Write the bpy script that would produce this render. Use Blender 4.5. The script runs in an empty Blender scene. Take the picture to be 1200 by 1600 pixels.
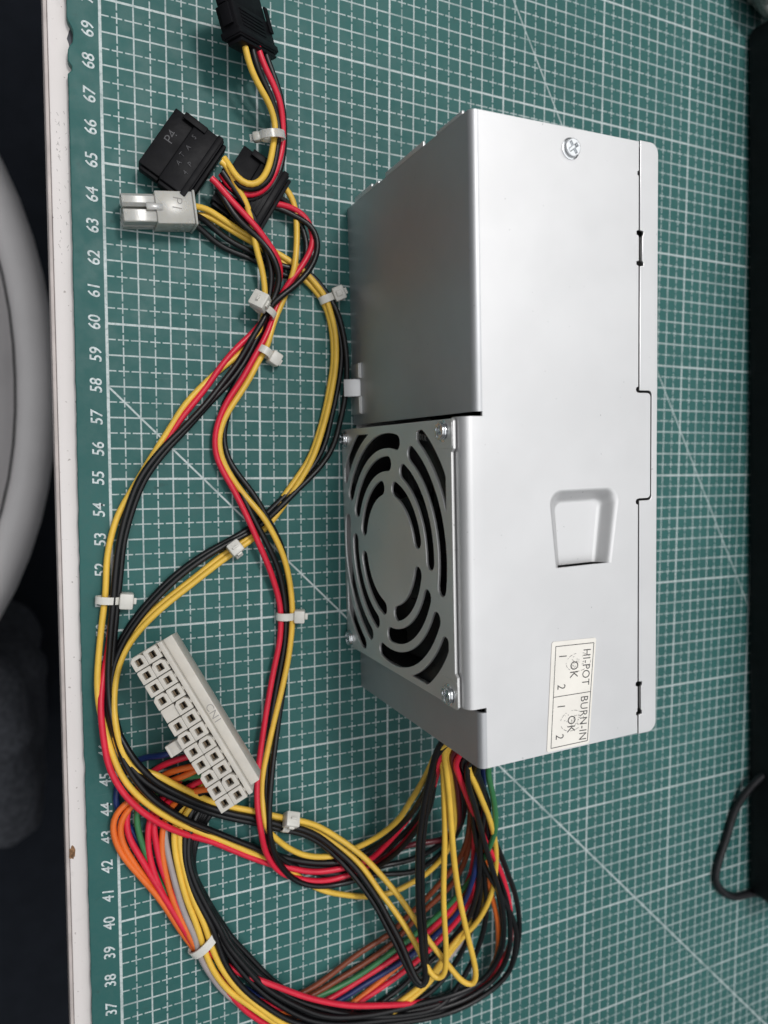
import bpy, bmesh, math, random
from mathutils import Vector, Matrix, noise
random.seed(7)
S = 0.01                       # tables below are in centimetres of the mat grid; the scene is in metres
Y0 = 55.0                      # grid line 55 is y = 0
sc = bpy.context.scene
COL = sc.collection

# ------------------------------------------------------------------ camera
cd = bpy.data.cameras.new('camera')
cam = bpy.data.objects.new('camera', cd); COL.objects.link(cam)
cd.sensor_fit = 'VERTICAL'; cd.sensor_height = 36.0; cd.lens = 25.9217
cd.clip_start = 0.01; cd.clip_end = 20
Rm = Matrix(((0.90735571, 0.02603194, -0.41955685),
             (0.00256752, 0.99771885, 0.06745738),
             (0.42035583, -0.06228505, 0.90521906)))
cam.matrix_world = Matrix.Translation((-0.0200598, (55.5773677 - Y0) * S, 0.2552844)) @ Rm.to_4x4()
cd.dof.use_dof = True; cd.dof.focus_distance = 0.23; cd.dof.aperture_fstop = 11.0
sc.camera = cam

# ------------------------------------------------------------------ light
w = bpy.data.worlds.new('World'); sc.world = w; w.use_nodes = True
bg = w.node_tree.nodes['Background']
bg.inputs[0].default_value = (0.93, 0.97, 1.0, 1); bg.inputs[1].default_value = 0.11
def area(name, loc, target, sx, sy, power, col):
    ld = bpy.data.lights.new(name, 'AREA'); ld.shape = 'RECTANGLE'; ld.size = sx; ld.size_y = sy
    ld.energy = power; ld.color = col
    o = bpy.data.objects.new(name, ld); COL.objects.link(o); o.location = loc
    o.rotation_euler = (Vector(target) - Vector(loc)).to_track_quat('-Z', 'Y').to_euler()
    return o
area('ceiling_lamp', (0.27, 0.68, 1.70), (0.06, 0, 0), 0.28, 0.28, 11.5, (1.0, 0.975, 0.95))
area('ceiling_panel', (0.50, 0.12, 1.80), (0.50, 0.12, 0), 3.4, 3.2, 33.0, (0.985, 0.99, 1.0))
sc.view_settings.view_transform = 'Standard'; sc.view_settings.look = 'None'
sc.view_settings.exposure = 0.15; sc.view_settings.gamma = 1.0
sc.view_settings.use_curve_mapping = False
sc.cycles.max_bounces = 6; sc.cycles.diffuse_bounces = 3; sc.cycles.glossy_bounces = 4; sc.cycles.transmission_bounces = 4
sc.cycles.use_adaptive_sampling = True; sc.cycles.adaptive_threshold = 0.02; sc.cycles.use_denoising = True
sc.cycles.caustics_reflective = False; sc.cycles.caustics_refractive = False

# ------------------------------------------------------------------ helpers
def link(name, me, mat=None, parent=None, smooth=False, **props):
    o = bpy.data.objects.new(name, me); COL.objects.link(o)
    if mat and me and not me.materials: me.materials.append(mat)
    if parent: o.parent = parent
    if smooth and me:
        for p in me.polygons: p.use_smooth = True
    for k, v in props.items(): o[k] = v
    return o
def empty(name, loc=(0, 0, 0), rz=0.0, parent=None, **props):
    o = bpy.data.objects.new(name, None); COL.objects.link(o)
    o.location = loc; o.rotation_euler = (0, 0, rz); o.empty_display_size = 0.01
    if parent: o.parent = parent
    for k, v in props.items(): o[k] = v
    return o
def pyd(name, vs, fs, M=None):
    me = bpy.data.meshes.new(name)
    if M is not None: vs = [tuple(M @ Vector(v)) for v in vs]
    me.from_pydata([tuple(c * S for c in v) for v in vs], [], fs); me.update(); return me
def autosmooth(me, ang=35):
    for p in me.polygons: p.use_smooth = True
    try: me.set_sharp_from_angle(angle=math.radians(ang))
    except Exception: pass
    return me
def boxes(name, lst, bev=0.02, M=None, seg=2):
    """lst of (x0,x1,y0,y1,z0,z1) in cm -> one mesh with softened edges"""
    bm = bmesh.new()
    for (a, b, c, d, e, f) in lst:
        b2 = bmesh.new(); r = bmesh.ops.create_cube(b2, size=1.0)
        for v in b2.verts:
            v.co = Vector((a + (v.co.x + .5) * (b - a), c + (v.co.y + .5) * (d - c), e + (v.co.z + .5) * (f - e)))
        if bev: bmesh.ops.bevel(b2, geom=b2.edges[:], offset=bev, segments=seg, affect='EDGES', profile=.5)
        t = bpy.data.meshes.new('t'); b2.to_mesh(t); b2.free(); bm.from_mesh(t); bpy.data.meshes.remove(t)
    if M is not None: bm.transform(M)
    bm.transform(Matrix.Scale(S, 4))
    me = bpy.data.meshes.new(name); bm.to_mesh(me); bm.free()
    return autosmooth(me)
def plate(name, outer, holes, th, bev=0.0, M=None):
    """flat sheet with holes: outline in cm (x,y), thickness th centred on z=0, edges rounded by bev"""
    cu = bpy.data.curves.new(name, 'CURVE'); cu.dimensions = '2D'; cu.fill_mode = 'BOTH'
    cu.extrude = max(th / 2 - bev, 0.0005); cu.bevel_depth = bev; cu.bevel_resolution = 1; cu.offset = -bev
    for pts in [outer] + holes:
        sp = cu.splines.new('POLY'); sp.points.add(len(pts) - 1)
        for p, q in zip(sp.points, pts): p.co = (q[0], q[1], 0, 1)
        sp.use_cyclic_u = True
    o = bpy.data.objects.new('tmp', cu); COL.objects.link(o)
    dg = bpy.context.evaluated_depsgraph_get(); dg.update()
    me = bpy.data.meshes.new_from_object(o.evaluated_get(dg)); me.name = name
    bpy.data.objects.remove(o); bpy.data.curves.remove(cu)
    if M is not None: me.transform(M)
    me.transform(Matrix.Scale(S, 4)); me.materials.clear(); me.update()
    return autosmooth(me, 30)
def lettering(name, s, size, M, thick=0.0, off=0.0, shear=0.0, spacing=1.0, align='CENTER'):
    cu = bpy.data.curves.new(name, 'FONT'); cu.body = s; cu.size = size; cu.align_x = align; cu.align_y = 'CENTER'
    cu.offset = off; cu.shear = shear; cu.space_character = spacing; cu.extrude = thick; cu.resolution_u = 3
    o = bpy.data.objects.new('tmp', cu); COL.objects.link(o)
    dg = bpy.context.evaluated_depsgraph_get(); dg.update()
    me = bpy.data.meshes.new_from_object(o.evaluated_get(dg)); me.name = name
    bpy.data.objects.remove(o); bpy.data.curves.remove(cu)
    me.transform(M); me.transform(Matrix.Scale(S, 4)); me.materials.clear(); return me
def cr(pts, step):
    """Catmull-Rom through pts, about one sample per step"""
    P = [Vector(p) for p in pts]
    P = [P[0] * 2 - P[1]] + P + [P[-1] * 2 - P[-2]]
    out = []
    for i in range(1, len(P) - 2):
        a, b, c, d = P[i-1:i+3]
        n = max(1, int(math.ceil((c - b).length / step)))
        t1 = max((b - a).length ** .5, 1e-4); t2 = max((c - b).length ** .5, 1e-4); t3 = max((d - c).length ** .5, 1e-4)
        m1 = (b - a) / t1 - (c - a) / (t1 + t2) + (c - b) / t2
        m2 = (c - b) / t2 - (d - b) / (t2 + t3) + (d - c) / t3
        m1 *= t2; m2 *= t2
        for k in range(n):
            t = k / n; t_2 = t * t; t_3 = t_2 * t
            out.append(b * (2*t_3 - 3*t_2 + 1) + m1 * (t_3 - 2*t_2 + t) + c * (-2*t_3 + 3*t_2) + m2 * (t_3 - t_2))
    out.append(P[-2]); return out
def smooth_pts(pts, it=2):
    P = [Vector(p) for p in pts]
    for _ in range(it):
        P = [P[0]] + [P[i] * .5 + (P[i-1] + P[i+1]) * .25 for i in range(1, len(P) - 1)] + [P[-1]]
    return P
def tube(name, pts, r, step=0.22, sides=8, wob=0.0):
    C = smooth_pts(cr(pts, step), 3)
    vs, fs = [], []
    T = (C[1] - C[0]).normalized(); N = T.orthogonal().normalized()
    for i, c in enumerate(C):
        t = (C[min(i+1, len(C)-1)] - C[max(i-1, 0)]).normalized()
        N = (N - t * N.dot(t)).normalized(); B = t.cross(N)
        for k in range(sides):
            a = 2 * math.pi * k / sides
            vs.append(c + (N * math.cos(a) + B * math.sin(a)) * r)
        if i:
            for k in range(sides):
                k2 = (k + 1) % sides
                fs.append(((i-1)*sides+k, (i-1)*sides+k2, i*sides+k2, i*sides+k))
    fs.append(tuple(range(sides))[::-1]); fs.append(tuple((len(C)-1)*sides+k for k in range(sides)))
    me = pyd(name, vs, fs); autosmooth(me, 60); return me
def lathe(name, prof, n=24, M=None):
    vs, fs = [], []
    for (r, z) in prof:
        for k in range(n):
            a = 2*math.pi*k/n; vs.append((r*math.cos(a), r*math.sin(a), z))
    for i in range(1, len(prof)):
        for k in range(n):
            k2 = (k+1) % n; fs.append(((i-1)*n+k, (i-1)*n+k2, i*n+k2, i*n+k))
    fs.append(tuple(range(n))[::-1]); fs.append(tuple((len(prof)-1)*n+k for k in range(n)))
    return autosmooth(pyd(name, vs, fs, M), 40)
def circle(cx, cy, r, n=20): return [(cx + r*math.cos(2*math.pi*k/n), cy + r*math.sin(2*math.pi*k/n)) for k in range(n)]
def rrect(x0, x1, y0, y1, r, n=4):
    out = []
    for cx, cy, a0 in ((x1-r, y1-r, 0), (x0+r, y1-r, 90), (x0+r, y0+r, 180), (x1-r, y0+r, 270)):
        for k in range(n+1):
            a = math.radians(a0 + 90*k/n); out.append((cx + r*math.cos(a), cy + r*math.sin(a)))
    return out
TR = Matrix.Translation
def RX(d): return Matrix.Rotation(math.radians(d), 4, 'X')
def RY(d): return Matrix.Rotation(math.radians(d), 4, 'Y')
def RZ(d): return Matrix.Rotation(math.radians(d), 4, 'Z')

# ------------------------------------------------------------------ materials
class NT:
    def __init__(s, name):
        s.m = bpy.data.materials.new(name); s.m.use_nodes = True; s.t = s.m.node_tree
        s.b = s.t.nodes['Principled BSDF']
    def n(s, ty, **kw):
        x = s.t.nodes.new(ty)
        for k, v in kw.items(): setattr(x, k, v)
        return x
    def l(s, a, b): s.t.links.new(a, b)
    def math(s, op, a, b=None, c=None):
        x = s.n('ShaderNodeMath', operation=op)
        for i, v in enumerate((a, b, c)):
            if v is None: continue
            if isinstance(v, (int, float)): x.inputs[i].default_value = v
            else: s.l(v, x.inputs[i])
        return x.outputs[0]
    def mix(s, f, a, b, bt='MIX'):
        x = s.n('ShaderNodeMix', data_type='RGBA', blend_type=bt)
        for i, v in ((0, f), (6, a), (7, b)):
            if isinstance(v, (int, float)): x.inputs[i].default_value = v
            elif isinstance(v, tuple): x.inputs[i].default_value = (*v, 1) if len(v) == 3 else v
            else: s.l(v, x.inputs[i])
        return x.outputs[2]
    def noise(s, scale, detail=4, rough=.55, vec=None):
        x = s.n('ShaderNodeTexNoise'); x.inputs['Scale'].default_value = scale
        x.inputs['Detail'].default_value = detail; x.inputs['Roughness'].default_value = rough
        s.l(vec if vec is not None else s.pos(), x.inputs['Vector']); return x.outputs['Fac']
    def pos(s):
        if not hasattr(s, '_p'): s._p = s.n('ShaderNodeTexCoord').outputs['Object']
        return s._p
    def ramp(s, f, lo, hi, a=0.0, b=1.0):
        x = s.n('ShaderNodeMapRange', interpolation_type='SMOOTHSTEP'); s.l(f, x.inputs[0])
        for i, v in zip((1, 2, 3, 4), (lo, hi, a, b)): x.inputs[i].default_value = v
        return x.outputs[0]
    def bump(s, h, strength, dist=.0002):
        x = s.n('ShaderNodeBump'); x.inputs['Strength'].default_value = strength; x.inputs['Distance'].default_value = dist
        s.l(h, x.inputs['Height']); s.l(x.outputs[0], s.b.inputs['Normal'])
    def set(s, **kw):
        for k, v in kw.items():
            i = s.b.inputs[k]
            if isinstance(v, tuple): i.default_value = (*v, 1) if len(v) == 3 else v
            elif isinstance(v, (int, float)): i.default_value = v
            else: s.l(v, i)
        return s
def plastic(name, col, rough=.4, var=.12, scale=300, bump=.12, spec=.5, dirt=0.0):
    t = NT(name); nz = t.noise(scale, 3)
    dark = tuple(c*(1-var) for c in col); lite = tuple(min(1, c*(1+var)) for c in col)
    c = t.mix(t.ramp(nz, .3, .7), dark, lite)
    if dirt:
        c = t.mix(t.math('MULTIPLY', t.ramp(t.noise(60, 5, .65), .55, .75), dirt), c, tuple(x*.45 for x in col))
    t.set(**{'Base Color': c, 'Roughness': t.ramp(t.noise(scale*.4, 3), .2, .8, rough*.8, min(1, rough*1.25)), 'Specular IOR Level': spec})
    if bump: t.bump(t.noise(scale*4, 2), bump)
    return t.m
def metal(name, col, rough, var=.03, met=1.0):
    t = NT(name); bl = t.noise(35, 3)
    c = t.mix(t.ramp(bl, .3, .7), tuple(x*(1-var) for x in col), tuple(min(1, x*(1+var)) for x in col))
    sp = t.ramp(t.noise(800, 2, .4), .755, .785)           # small specks of dirt in the plating
    c = t.mix(t.math('MULTIPLY', sp, .5), c, tuple(x*.35 for x in col))
    t.set(**{'Base Color': c, 'Metallic': met, 'Roughness': t.ramp(t.noise(160, 3), .3, .7, rough*.95, rough*1.05)})
    t.bump(t.noise(2600, 2), .05, .00004)
    return t.m
M = {}
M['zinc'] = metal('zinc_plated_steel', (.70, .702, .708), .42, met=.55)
M['zinc_shaded'] = metal('zinc_plated_shaded', (.50, .51, .525), .48, met=.7)  # same sheet as the cover; the left side's shade is put into the colour
M['zinc_plate'] = metal('fan_plate_steel', (.78, .78, .775), .44, met=.7)
M['screw'] = metal('bright_screw', (.80, .82, .84), .20)
M['black_plastic'] = plastic('black_nylon', (.004, .004, .0055), .55, .2, 250, .2, .18)
M['fan_black'] = plastic('fan_plastic', (.01, .01, .011), .5)
M['nylon'] = plastic('white_nylon', (.59, .56, .505), .42, .05, 200, .1, .5, .12)
M['nylon_clear'] = plastic('clear_nylon', (.72, .705, .65), .25, .05, 200, .1, .5)
M['nylon_clear'].node_tree.nodes['Principled BSDF'].inputs['Transmission Weight'].default_value = .38
for k_, w_ in (('nylon_clear', .7), ('nylon', .25)):
    b_ = M[k_].node_tree.nodes['Principled BSDF']; b_.inputs['Subsurface Weight'].default_value = w_; b_.inputs['Subsurface Scale'].default_value = .002; b_.inputs['Subsurface Radius'].default_value = (1, .9, .75)
M['tie'] = plastic('tie_nylon', (.78, .765, .71), .38, .04, 200, .05)
M['tie'].node_tree.nodes['Principled BSDF'].inputs['Transmission Weight'].default_value = .12
M['socket_metal'] = metal('socket_metal', (.16, .12, .08), .35)
M['dark'] = plastic('dark_inside', (.006, .006, .007), .7)
M['ink'] = plastic('black_ink', (.02, .02, .022), .6, .1, 300, 0)
M['stamp_ink'] = plastic('stamp_ink', (.16, .15, .15), .6, .5, 2500, 0)
M['mould_grey'] = plastic('moulded_mark', (.25, .24, .23), .5, .1, 300, 0)
M['scratch_grey'] = plastic('scratched_mark', (.075, .075, .082), .6, .3, 2000, 0)
M['print'] = plastic('mat_print', (.56, .62, .63), .55, .22, 900, 0)
WC = {'Y': (.82, .52, .07), 'R': (.70, .018, .05), 'K': (.0045, .0045, .0055), 'O': (.78, .16, .025), 'G': (.04, .19, .07),
      'B': (.010, .026, .12), 'W': (.37, .33, .33), 'D': (.10, .008, .015), 'N': (.20, .045, .018)}
WN = {'Y': 'yellow', 'R': 'red', 'K': 'black', 'O': 'orange', 'G': 'green', 'B': 'blue', 'W': 'grey', 'D': 'dark red', 'N': 'brown'}
for k, c in WC.items(): M['wire' + k] = plastic('wire_' + WN[k].replace(' ', '_'), c, .36, .07, 120, .06, .45, .10 if k != 'K' else 0)

def mat_material():
    t = NT('cutting_mat_vinyl'); sx = t.n('ShaderNodeSeparateXYZ'); t.l(t.pos(), sx.inputs[0])
    wob = t.math('MULTIPLY', t.math('SUBTRACT', t.noise(160, 2), .5), .012)
    gx = t.math('ADD', t.math('MULTIPLY', sx.outputs[0], 100), wob)
    gy = t.math('ADD', t.math('MULTIPLY', sx.outputs[1], 100), t.math('ADD', wob, Y0))
    def near(v, period, phase):       # distance to the nearest k*period+phase
        q = t.math('FRACT', t.math('ADD', t.math('DIVIDE', t.math('SUBTRACT', v, phase), period), .5))
        return t.math('MULTIPLY', t.math('ABSOLUTE', t.math('SUBTRACT', q, .5)), period)
    def line(d, hw): return t.ramp(d, hw - .010, hw + .010, 1, 0)
    L = None
    def add(x):
        nonlocal L
        L = x if L is None else t.math('MAXIMUM', L, x)
    for a, b in ((gx, gy), (gy, gx)):
        ia = near(a, 1, 0); ib = near(b, 1, 0)
        add(t.math('MULTIPLY', line(ia, .025), .86))
        add(line(near(a, 5, 0), .035))
        gap = t.math('MULTIPLY', t.ramp(ib, .255, .275), t.ramp(ib, .325, .345, 1, 0))
        add(t.math('MULTIPLY', t.math('MULTIPLY', line(near(a, 1, .5), .021), t.math('SUBTRACT', 1, gap)), .85))
    inside = t.ramp(gx, -.03, -.01)
    L = t.math('MULTIPLY', L, inside)
    d45 = t.math('MULTIPLY', t.math('ABSOLUTE', t.math('SUBTRACT', t.math('ADD', gx, gy), 58.0)), .7071)
    L2 = t.math('MULTIPLY', line(d45, .030), inside)
    d60 = t.math('MULTIPLY', t.math('ABSOLUTE', t.math('SUBTRACT', t.math('ADD', t.math('MULTIPLY', gx, 1.745), gy), 100.75)), .497)
    L2 = t.math('MAXIMUM', L2, t.math('MULTIPLY', line(d60, .028), .8))
    L = t.math('MAXIMUM', L, L2)
    L = t.math('MAXIMUM', L, line(t.math('ABSOLUTE', gx), .045))
    wear = t.math('MULTIPLY', t.ramp(t.noise(900, 3, .6), .25, .55, .55, 1), t.ramp(t.noise(70, 4, .6), .28, .55, .55, .95))
    L = t.math('MULTIPLY', L, wear)
    big = t.ramp(t.noise(14, 5, .6), .3, .7); fine = t.ramp(t.noise(420, 4, .65), .3, .7)
    c = t.mix(big, (.019, .101, .096), (.028, .129, .121))
    c = t.mix(t.math('MULTIPLY', fine, .7), c, (.034, .120, .112))
    mp = t.n('ShaderNodeMapping'); t.l(t.pos(), mp.inputs[0]); mp.inputs['Rotation'].default_value = (0, 0, .6); mp.inputs['Scale'].default_value = (40, 700, 40)
    scr = t.math('MULTIPLY', t.ramp(t.noise(1, 3, .6, mp.outputs[0]), .70, .76), t.ramp(t.noise(30, 3), .5, .62))
    c = t.mix(t.math('MULTIPLY', scr, .5), c, (.16, .24, .23))
    dirt = t.math('MULTIPLY', t.ramp(t.noise(95, 6, .7), .60, .74), .5)
    c = t.mix(dirt, c, (.018, .045, .042))
    c = t.mix(L, c, (.60, .665, .665))
    t.set(**{'Base Color': c, 'Roughness': t.ramp(t.noise(120, 4), .3, .7, .46, .62), 'Specular IOR Level': .3})
    h = t.noise(1500, 2, .7)
    t.bump(h, .22, .00012)
    return t.m
M['mat'] = mat_material()

def desk_material():
    t = NT('white_laminate')
    c = t.mix(t.ramp(t.noise(9, 4), .3, .7), (.76, .715, .70), (.82, .78, .765))
    sp = t.ramp(t.noise(700, 2, .4), .70, .75); c = t.mix(t.math('MULTIPLY', sp, .6), c, (.22, .18, .16))
    sm = t.math('MULTIPLY', t.ramp(t.noise(45, 6, .7), .60, .75), .35); c = t.mix(sm, c, (.36, .33, .32))
    t.set(**{'Base Color': c, 'Roughness': .45}); t.bump(t.noise(300, 3), .06); return t.m
M['desk'] = desk_material()
M['desk_edge'] = plastic('edge_band', (.50, .45, .43), .5, .12, 90, .05, .4, .3)
M['chip'] = plastic('raw_board', (.22, .12, .06), .9, .5, 900, .6)
M['paper'] = plastic('label_paper', (.88, .85, .79), .6, .04, 90, .05, .3)
def fabric(name, col, scale=900, var=.25):
    t = NT(name); wv = t.noise(scale, 3)
    c = t.mix(t.ramp(wv, .3, .7), tuple(x*(1-var) for x in col), tuple(x*(1+var) for x in col))
    t.set(**{'Base Color': c, 'Roughness': .85, 'Specular IOR Level': .2}); t.bump(wv, .4, .0006); return t.m
M['floor'] = fabric('dark_floor', (.020, .024, .033), 40, .1)
M['seat'] = plastic('grey_seat', (.88, .855, .855), .5, .03, 20, .03, .3)
M['cushion'] = plastic('grey_cushion', (.64, .62, .625), .6, .05, 20, .05, .25)
M['bag'] = fabric('dark_cloth', (.095, .10, .115), 150)
M['rag'] = fabric('grey_cloth', (.27, .27, .255), 1400, .35)
M['bar'] = plastic('satin_black', (.004, .004, .005), .55, .2, 200, .05, .25)
M['cable_black'] = plastic('cable_black', (.010, .010, .012), .45, .2, 200, .05, .4)

# ------------------------------------------------------------------ setting: floor, desk, mat
fl = pyd('floor', [(-220, -220, -72), (260, -220, -72), (260, 260, -72), (-220, 260, -72)], [(0, 1, 2, 3)])
link('floor', fl, M['floor'], kind='structure')

desk = empty('desk', (0, 0, -.3*S), label='white laminate desk whose narrow worn edge runs along the green mat', category='desk')
link('desk_top', boxes('desk_top', [(-1.50, 75, -60, 60, -2.6, 0)], .05), M['desk'], desk)
link('edge_band', boxes('edge_band', [(-1.62, -1.503, -60, 60, -2.58, -.035)], .045), M['desk_edge'], desk)
def blob(name, cx, cy, rx, ry, z, th, n=14, j=.3):
    pts = [(cx + rx*math.cos(2*math.pi*k/n)*(1+random.uniform(-j, j)), cy + ry*math.sin(2*math.pi*k/n)*(1+random.uniform(-j, j))) for k in range(n)]
    return plate(name, pts, [], th, 0, TR((0, 0, z)))
link('chip', blob('chip', -1.42, 42.6 - Y0, .10, .26, .004, .01), M['chip'], desk)
link('chip', blob('chip', -.80, 68.7 - Y0, .13, .34, .004, .01), M['bag'], desk)

rr = random.Random(11)
for k in range(46):                                     # pencil-grey scuffs on the strip
    yy = 66.4 - 4.6*rr.random() - Y0; xx = rr.choice((-1.28, -1.28, -1.06)) + rr.uniform(-.05, .05)
    ln = rr.uniform(.02, .10); dx = rr.uniform(-.05, .05)
    me = pyd('scuff', [(xx, yy, .003), (xx+.012, yy, .003), (xx+dx+.012, yy+ln, .003), (xx+dx, yy+ln, .003)], [(0, 1, 2, 3)])
    link('scuff', me, M['mould_grey'], desk)
# mat outline with the worn left edge
edge = []
y = -50.0
while y < 50:
    x = -.955 + .022*noise.noise((y*1.7, 3.1, 0)) + .012*noise.noise((y*9, 1, 0)) - .0012*abs(y)*0
    yy = y + Y0
    x -= .05*math.exp(-((yy-49)/6)**2)
    for c0, wd, dp in ((68.7, .33, .17), (67.72, .14, .12), (52.4, .2, .03), (45.5, .25, .03)):
        x += dp*math.exp(-((yy - c0)/wd)**4)
    edge.append((x, y)); y += .12
outer = [(57, -50), (57, 50)] + edge[::-1]
mato = link('cutting_mat', plate('cutting_mat', outer, [], .28, .03, TR((0, 0, -.14))), M['mat'],
            label='large green cutting mat with white centimetre grid and scale', category='cutting mat')
for n in range(35, 73):
    Mx = TR((-.335 + random.uniform(-.015, .015), n - Y0 + random.uniform(-.04, .04), .004)) @ RZ(90) @ Matrix.Diagonal((.92, 1, 1, 1))
    link('numeral', lettering('numeral', str(n),   .51, Mx, off=.006, shear=.12, spacing=1.0), M['print'], mato)

# ------------------------------------------------------------------ power supply
TH = math.asin(.0303)
ps = empty('power_supply', (8.86*S, (47.02-Y0)*S, 0), TH, label='silver steel computer power supply box with slotted fan grille',
           category='power supply')
LEN = 17.75; H = 8.5
# top cover: flat sheet with pressed pocket opening
def arc(cx, cy, r, a0, a1, n): return [(cx + r*math.cos(math.radians(a0+(a1-a0)*k/n)), cy + r*math.sin(math.radians(a0+(a1-a0)*k/n))) for k in range(n+1)]
XE = 5.735; FS = .24
outer = [(FS, 0), (XE, 0), (XE, .55), (XE-.05, .58), (XE-.05, .66), (XE, .69), (XE, 1.47), (XE-.07, 1.5), (XE-.07, 1.6), (XE, 1.64),
         (XE, 7.12), (XE-.07, 7.15), (XE-.09, 7.22), (XE-.05, 7.29), (XE+.04, 7.31)] + arc(6.10, 7.43, .12, -90, 0, 4) + \
        arc(6.10, 10.36, .12, 0, 90, 4) + [(XE+.04, 10.48), (XE-.05, 10.50), (XE-.09, 10.57), (XE-.07, 10.64), (XE, 10.67),
         (XE, 14.2), (XE-.08, 14.23), (XE-.08, 14.33), (XE, 14.37), (XE, 15.07), (XE-.08, 15.10), (XE-.08, 15.2), (XE, 15.24),
         (XE, 16.78), (XE-.05, 16.8), (XE-.05, 16.9), (XE, 16.93), (XE, LEN), (FS, LEN)]
# pocket: outline rounded at the top, straight sheared edge at the bottom
def pocket_ring(ins, z):
    x0, x1, y1 = 2.45 + ins*.9, 4.98 - ins*.9, 7.70 - ins*.75
    tap = .20 - ins*.12                      # a little narrower towards the sheared edge
    y0 = 5.44
    r = max(.42 - ins*.35, .16)
    p = [(x0+tap, y0, z)]
    for k in range(7):
        a = math.radians(180 - 15*k); p.append((x0 + r + r*math.cos(a), y1 - r + r*math.sin(a), z))
    for k in range(7):
        a = math.radians(90 - 15*k); p.append((x1 - r + r*math.cos(a), y1 - r + r*math.sin(a), z))
    p.append((x1-tap*1.4, y0, z)); return p
hole = [(a, b) for a, b, _ in pocket_ring(0, 0)]
cover = link('top_cover', plate('top_cover', outer, [hole], .08, 0, TR((0, 0, H-.04))), M['zinc'], ps)
prof = [(-.06, 0.0), (0, 0.0), (.05, -.008), (.11, -.035), (.18, -.09), (.26, -.19), (.34, -.30), (.41, -.37), (.48, -.405), (.56, -.415)]
vs, fs = [], []
for ins, dz in prof: vs += pocket_ring(max(ins, 0) if ins >= 0 else 0, H + dz - (.01 if ins < 0 else 0))
n = len(pocket_ring(0, 0))
for i in range(1, len(prof)):
    for k in range(n-1): fs.append(((i-1)*n+k, i*n+k, i*n+k+1, (i-1)*n+k+1))
b = (len(prof)-1)*n
fs.append(tuple(b+k for k in range(n)))
me = autosmooth(pyd('pressed_pocket', vs, fs), 50)
link('pressed_pocket', me, M['zinc'], ps)
# folded left edge strips: upper, fan section, lower
def fold(name, s0, s1, xs, r, zend, mat, close=True):
    pr = [(FS, H)] + ([(xs + r, H)] if xs + r < FS else [])
    for k in range(1, 9):
        a = math.radians(90*k/8); pr.append((xs + r - r*math.sin(a), H - r + r*math.cos(a)))
    pr.append((xs, zend))
    inn = [(min(x+.08, FS+.001) if i else FS, z-.08) if i < 2 else (x+.08*math.sin(math.radians(90*min((i-1)/8, 1))), z-.08*math.cos(math.radians(90*min((i-1)/8, 1)))) for i, (x, z) in enumerate(pr)]
    inn[-1] = (xs+.08, zend)
    vs, fs = [], []
    for s in (s0, s1):
        for x, z in pr: vs.append((x, s, z))
        for x, z in inn: vs.append((x, s, z))
    m = len(pr)
    for k in range(m-1):
        fs.append((k, k+1, 2*m+k+1, 2*m+k)); fs.append((m+k, 3*m+k, 3*m+k+1, m+k+1))
        fs.append((k, m+k, m+k+1, k+1)); fs.append((2*m+k, 2*m+k+1, 3*m+k+1, 3*m+k))
    fs.append((m-1, 2*m-1, 4*m-1, 3*m-1))
    return link(name, autosmooth(pyd(name, vs, fs), 35), mat, ps)
fold('side_panel', 9.93, LEN, 0.0, .20, .02, M['zinc_shaded'])
fold('side_panel', 0.0, 1.60, 0.02, .20, .02, M['zinc_shaded'])
fold('fan_side_lip', 1.74, 9.80, -.37, .30, 7.9, M['zinc'])
# stepped tabs on the far end edge
link('end_tab', boxes('end_tab', [(-.005, .07, LEN+.003, LEN+.17, .75, 2.2), (-.005, .07, LEN+.003, LEN+.08, 2.2, 2.75), (-.005, .07, LEN+.003, LEN+.15, 3.3, 5.9), (-.005, .07, LEN+.003, LEN+.10, 6.7, 8.1)], .012), M['zinc'], ps)
# hidden walls that close the box
link('end_panel', boxes('end_panel', [(.10, 6.42, LEN-.12, LEN-.02, .03, H-.10)], .01), M['zinc'], ps)
Mxz = Matrix(((1, 0, 0, 0), (0, 0, -1, 0), (0, 1, 0, 0), (0, 0, 0, 1)))
link('end_panel', plate('end_panel', [(.11, .03), (6.42, .03), (6.42, H-.1), (.11, H-.1)], [circle(1.75, 5.2, 1.12, 28)], .08, .01, TR((0, .06, 0)) @ Mxz), M['zinc'], ps)
link('grommet', autosmooth(plate('grommet', circle(1.75, 5.2, 1.22, 28), [circle(1.75, 5.2, 1.04, 28)], .22, .05, TR((0, .0, 0)) @ Mxz), 60), M['black_plastic'], ps)
link('base_panel', boxes('base_panel', [(.10, 6.42, .14, LEN-.14, .02, .10)], .01), M['zinc'], ps)
link('inner_wall', boxes('inner_wall', [(3.2, 3.3, .2, LEN-.2, .12, H-.6)], 0), M['dark'], ps)
link('fan_bay_wall', boxes('fan_bay_wall', [(-.40, .4, 1.765, 1.83, .05, 7.9), (-.40, .4, 9.68, 9.745, .05, 7.9), (-.40, .4, 1.84, 9.67, .03, .08)], 0), M['zinc'], ps)
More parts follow.
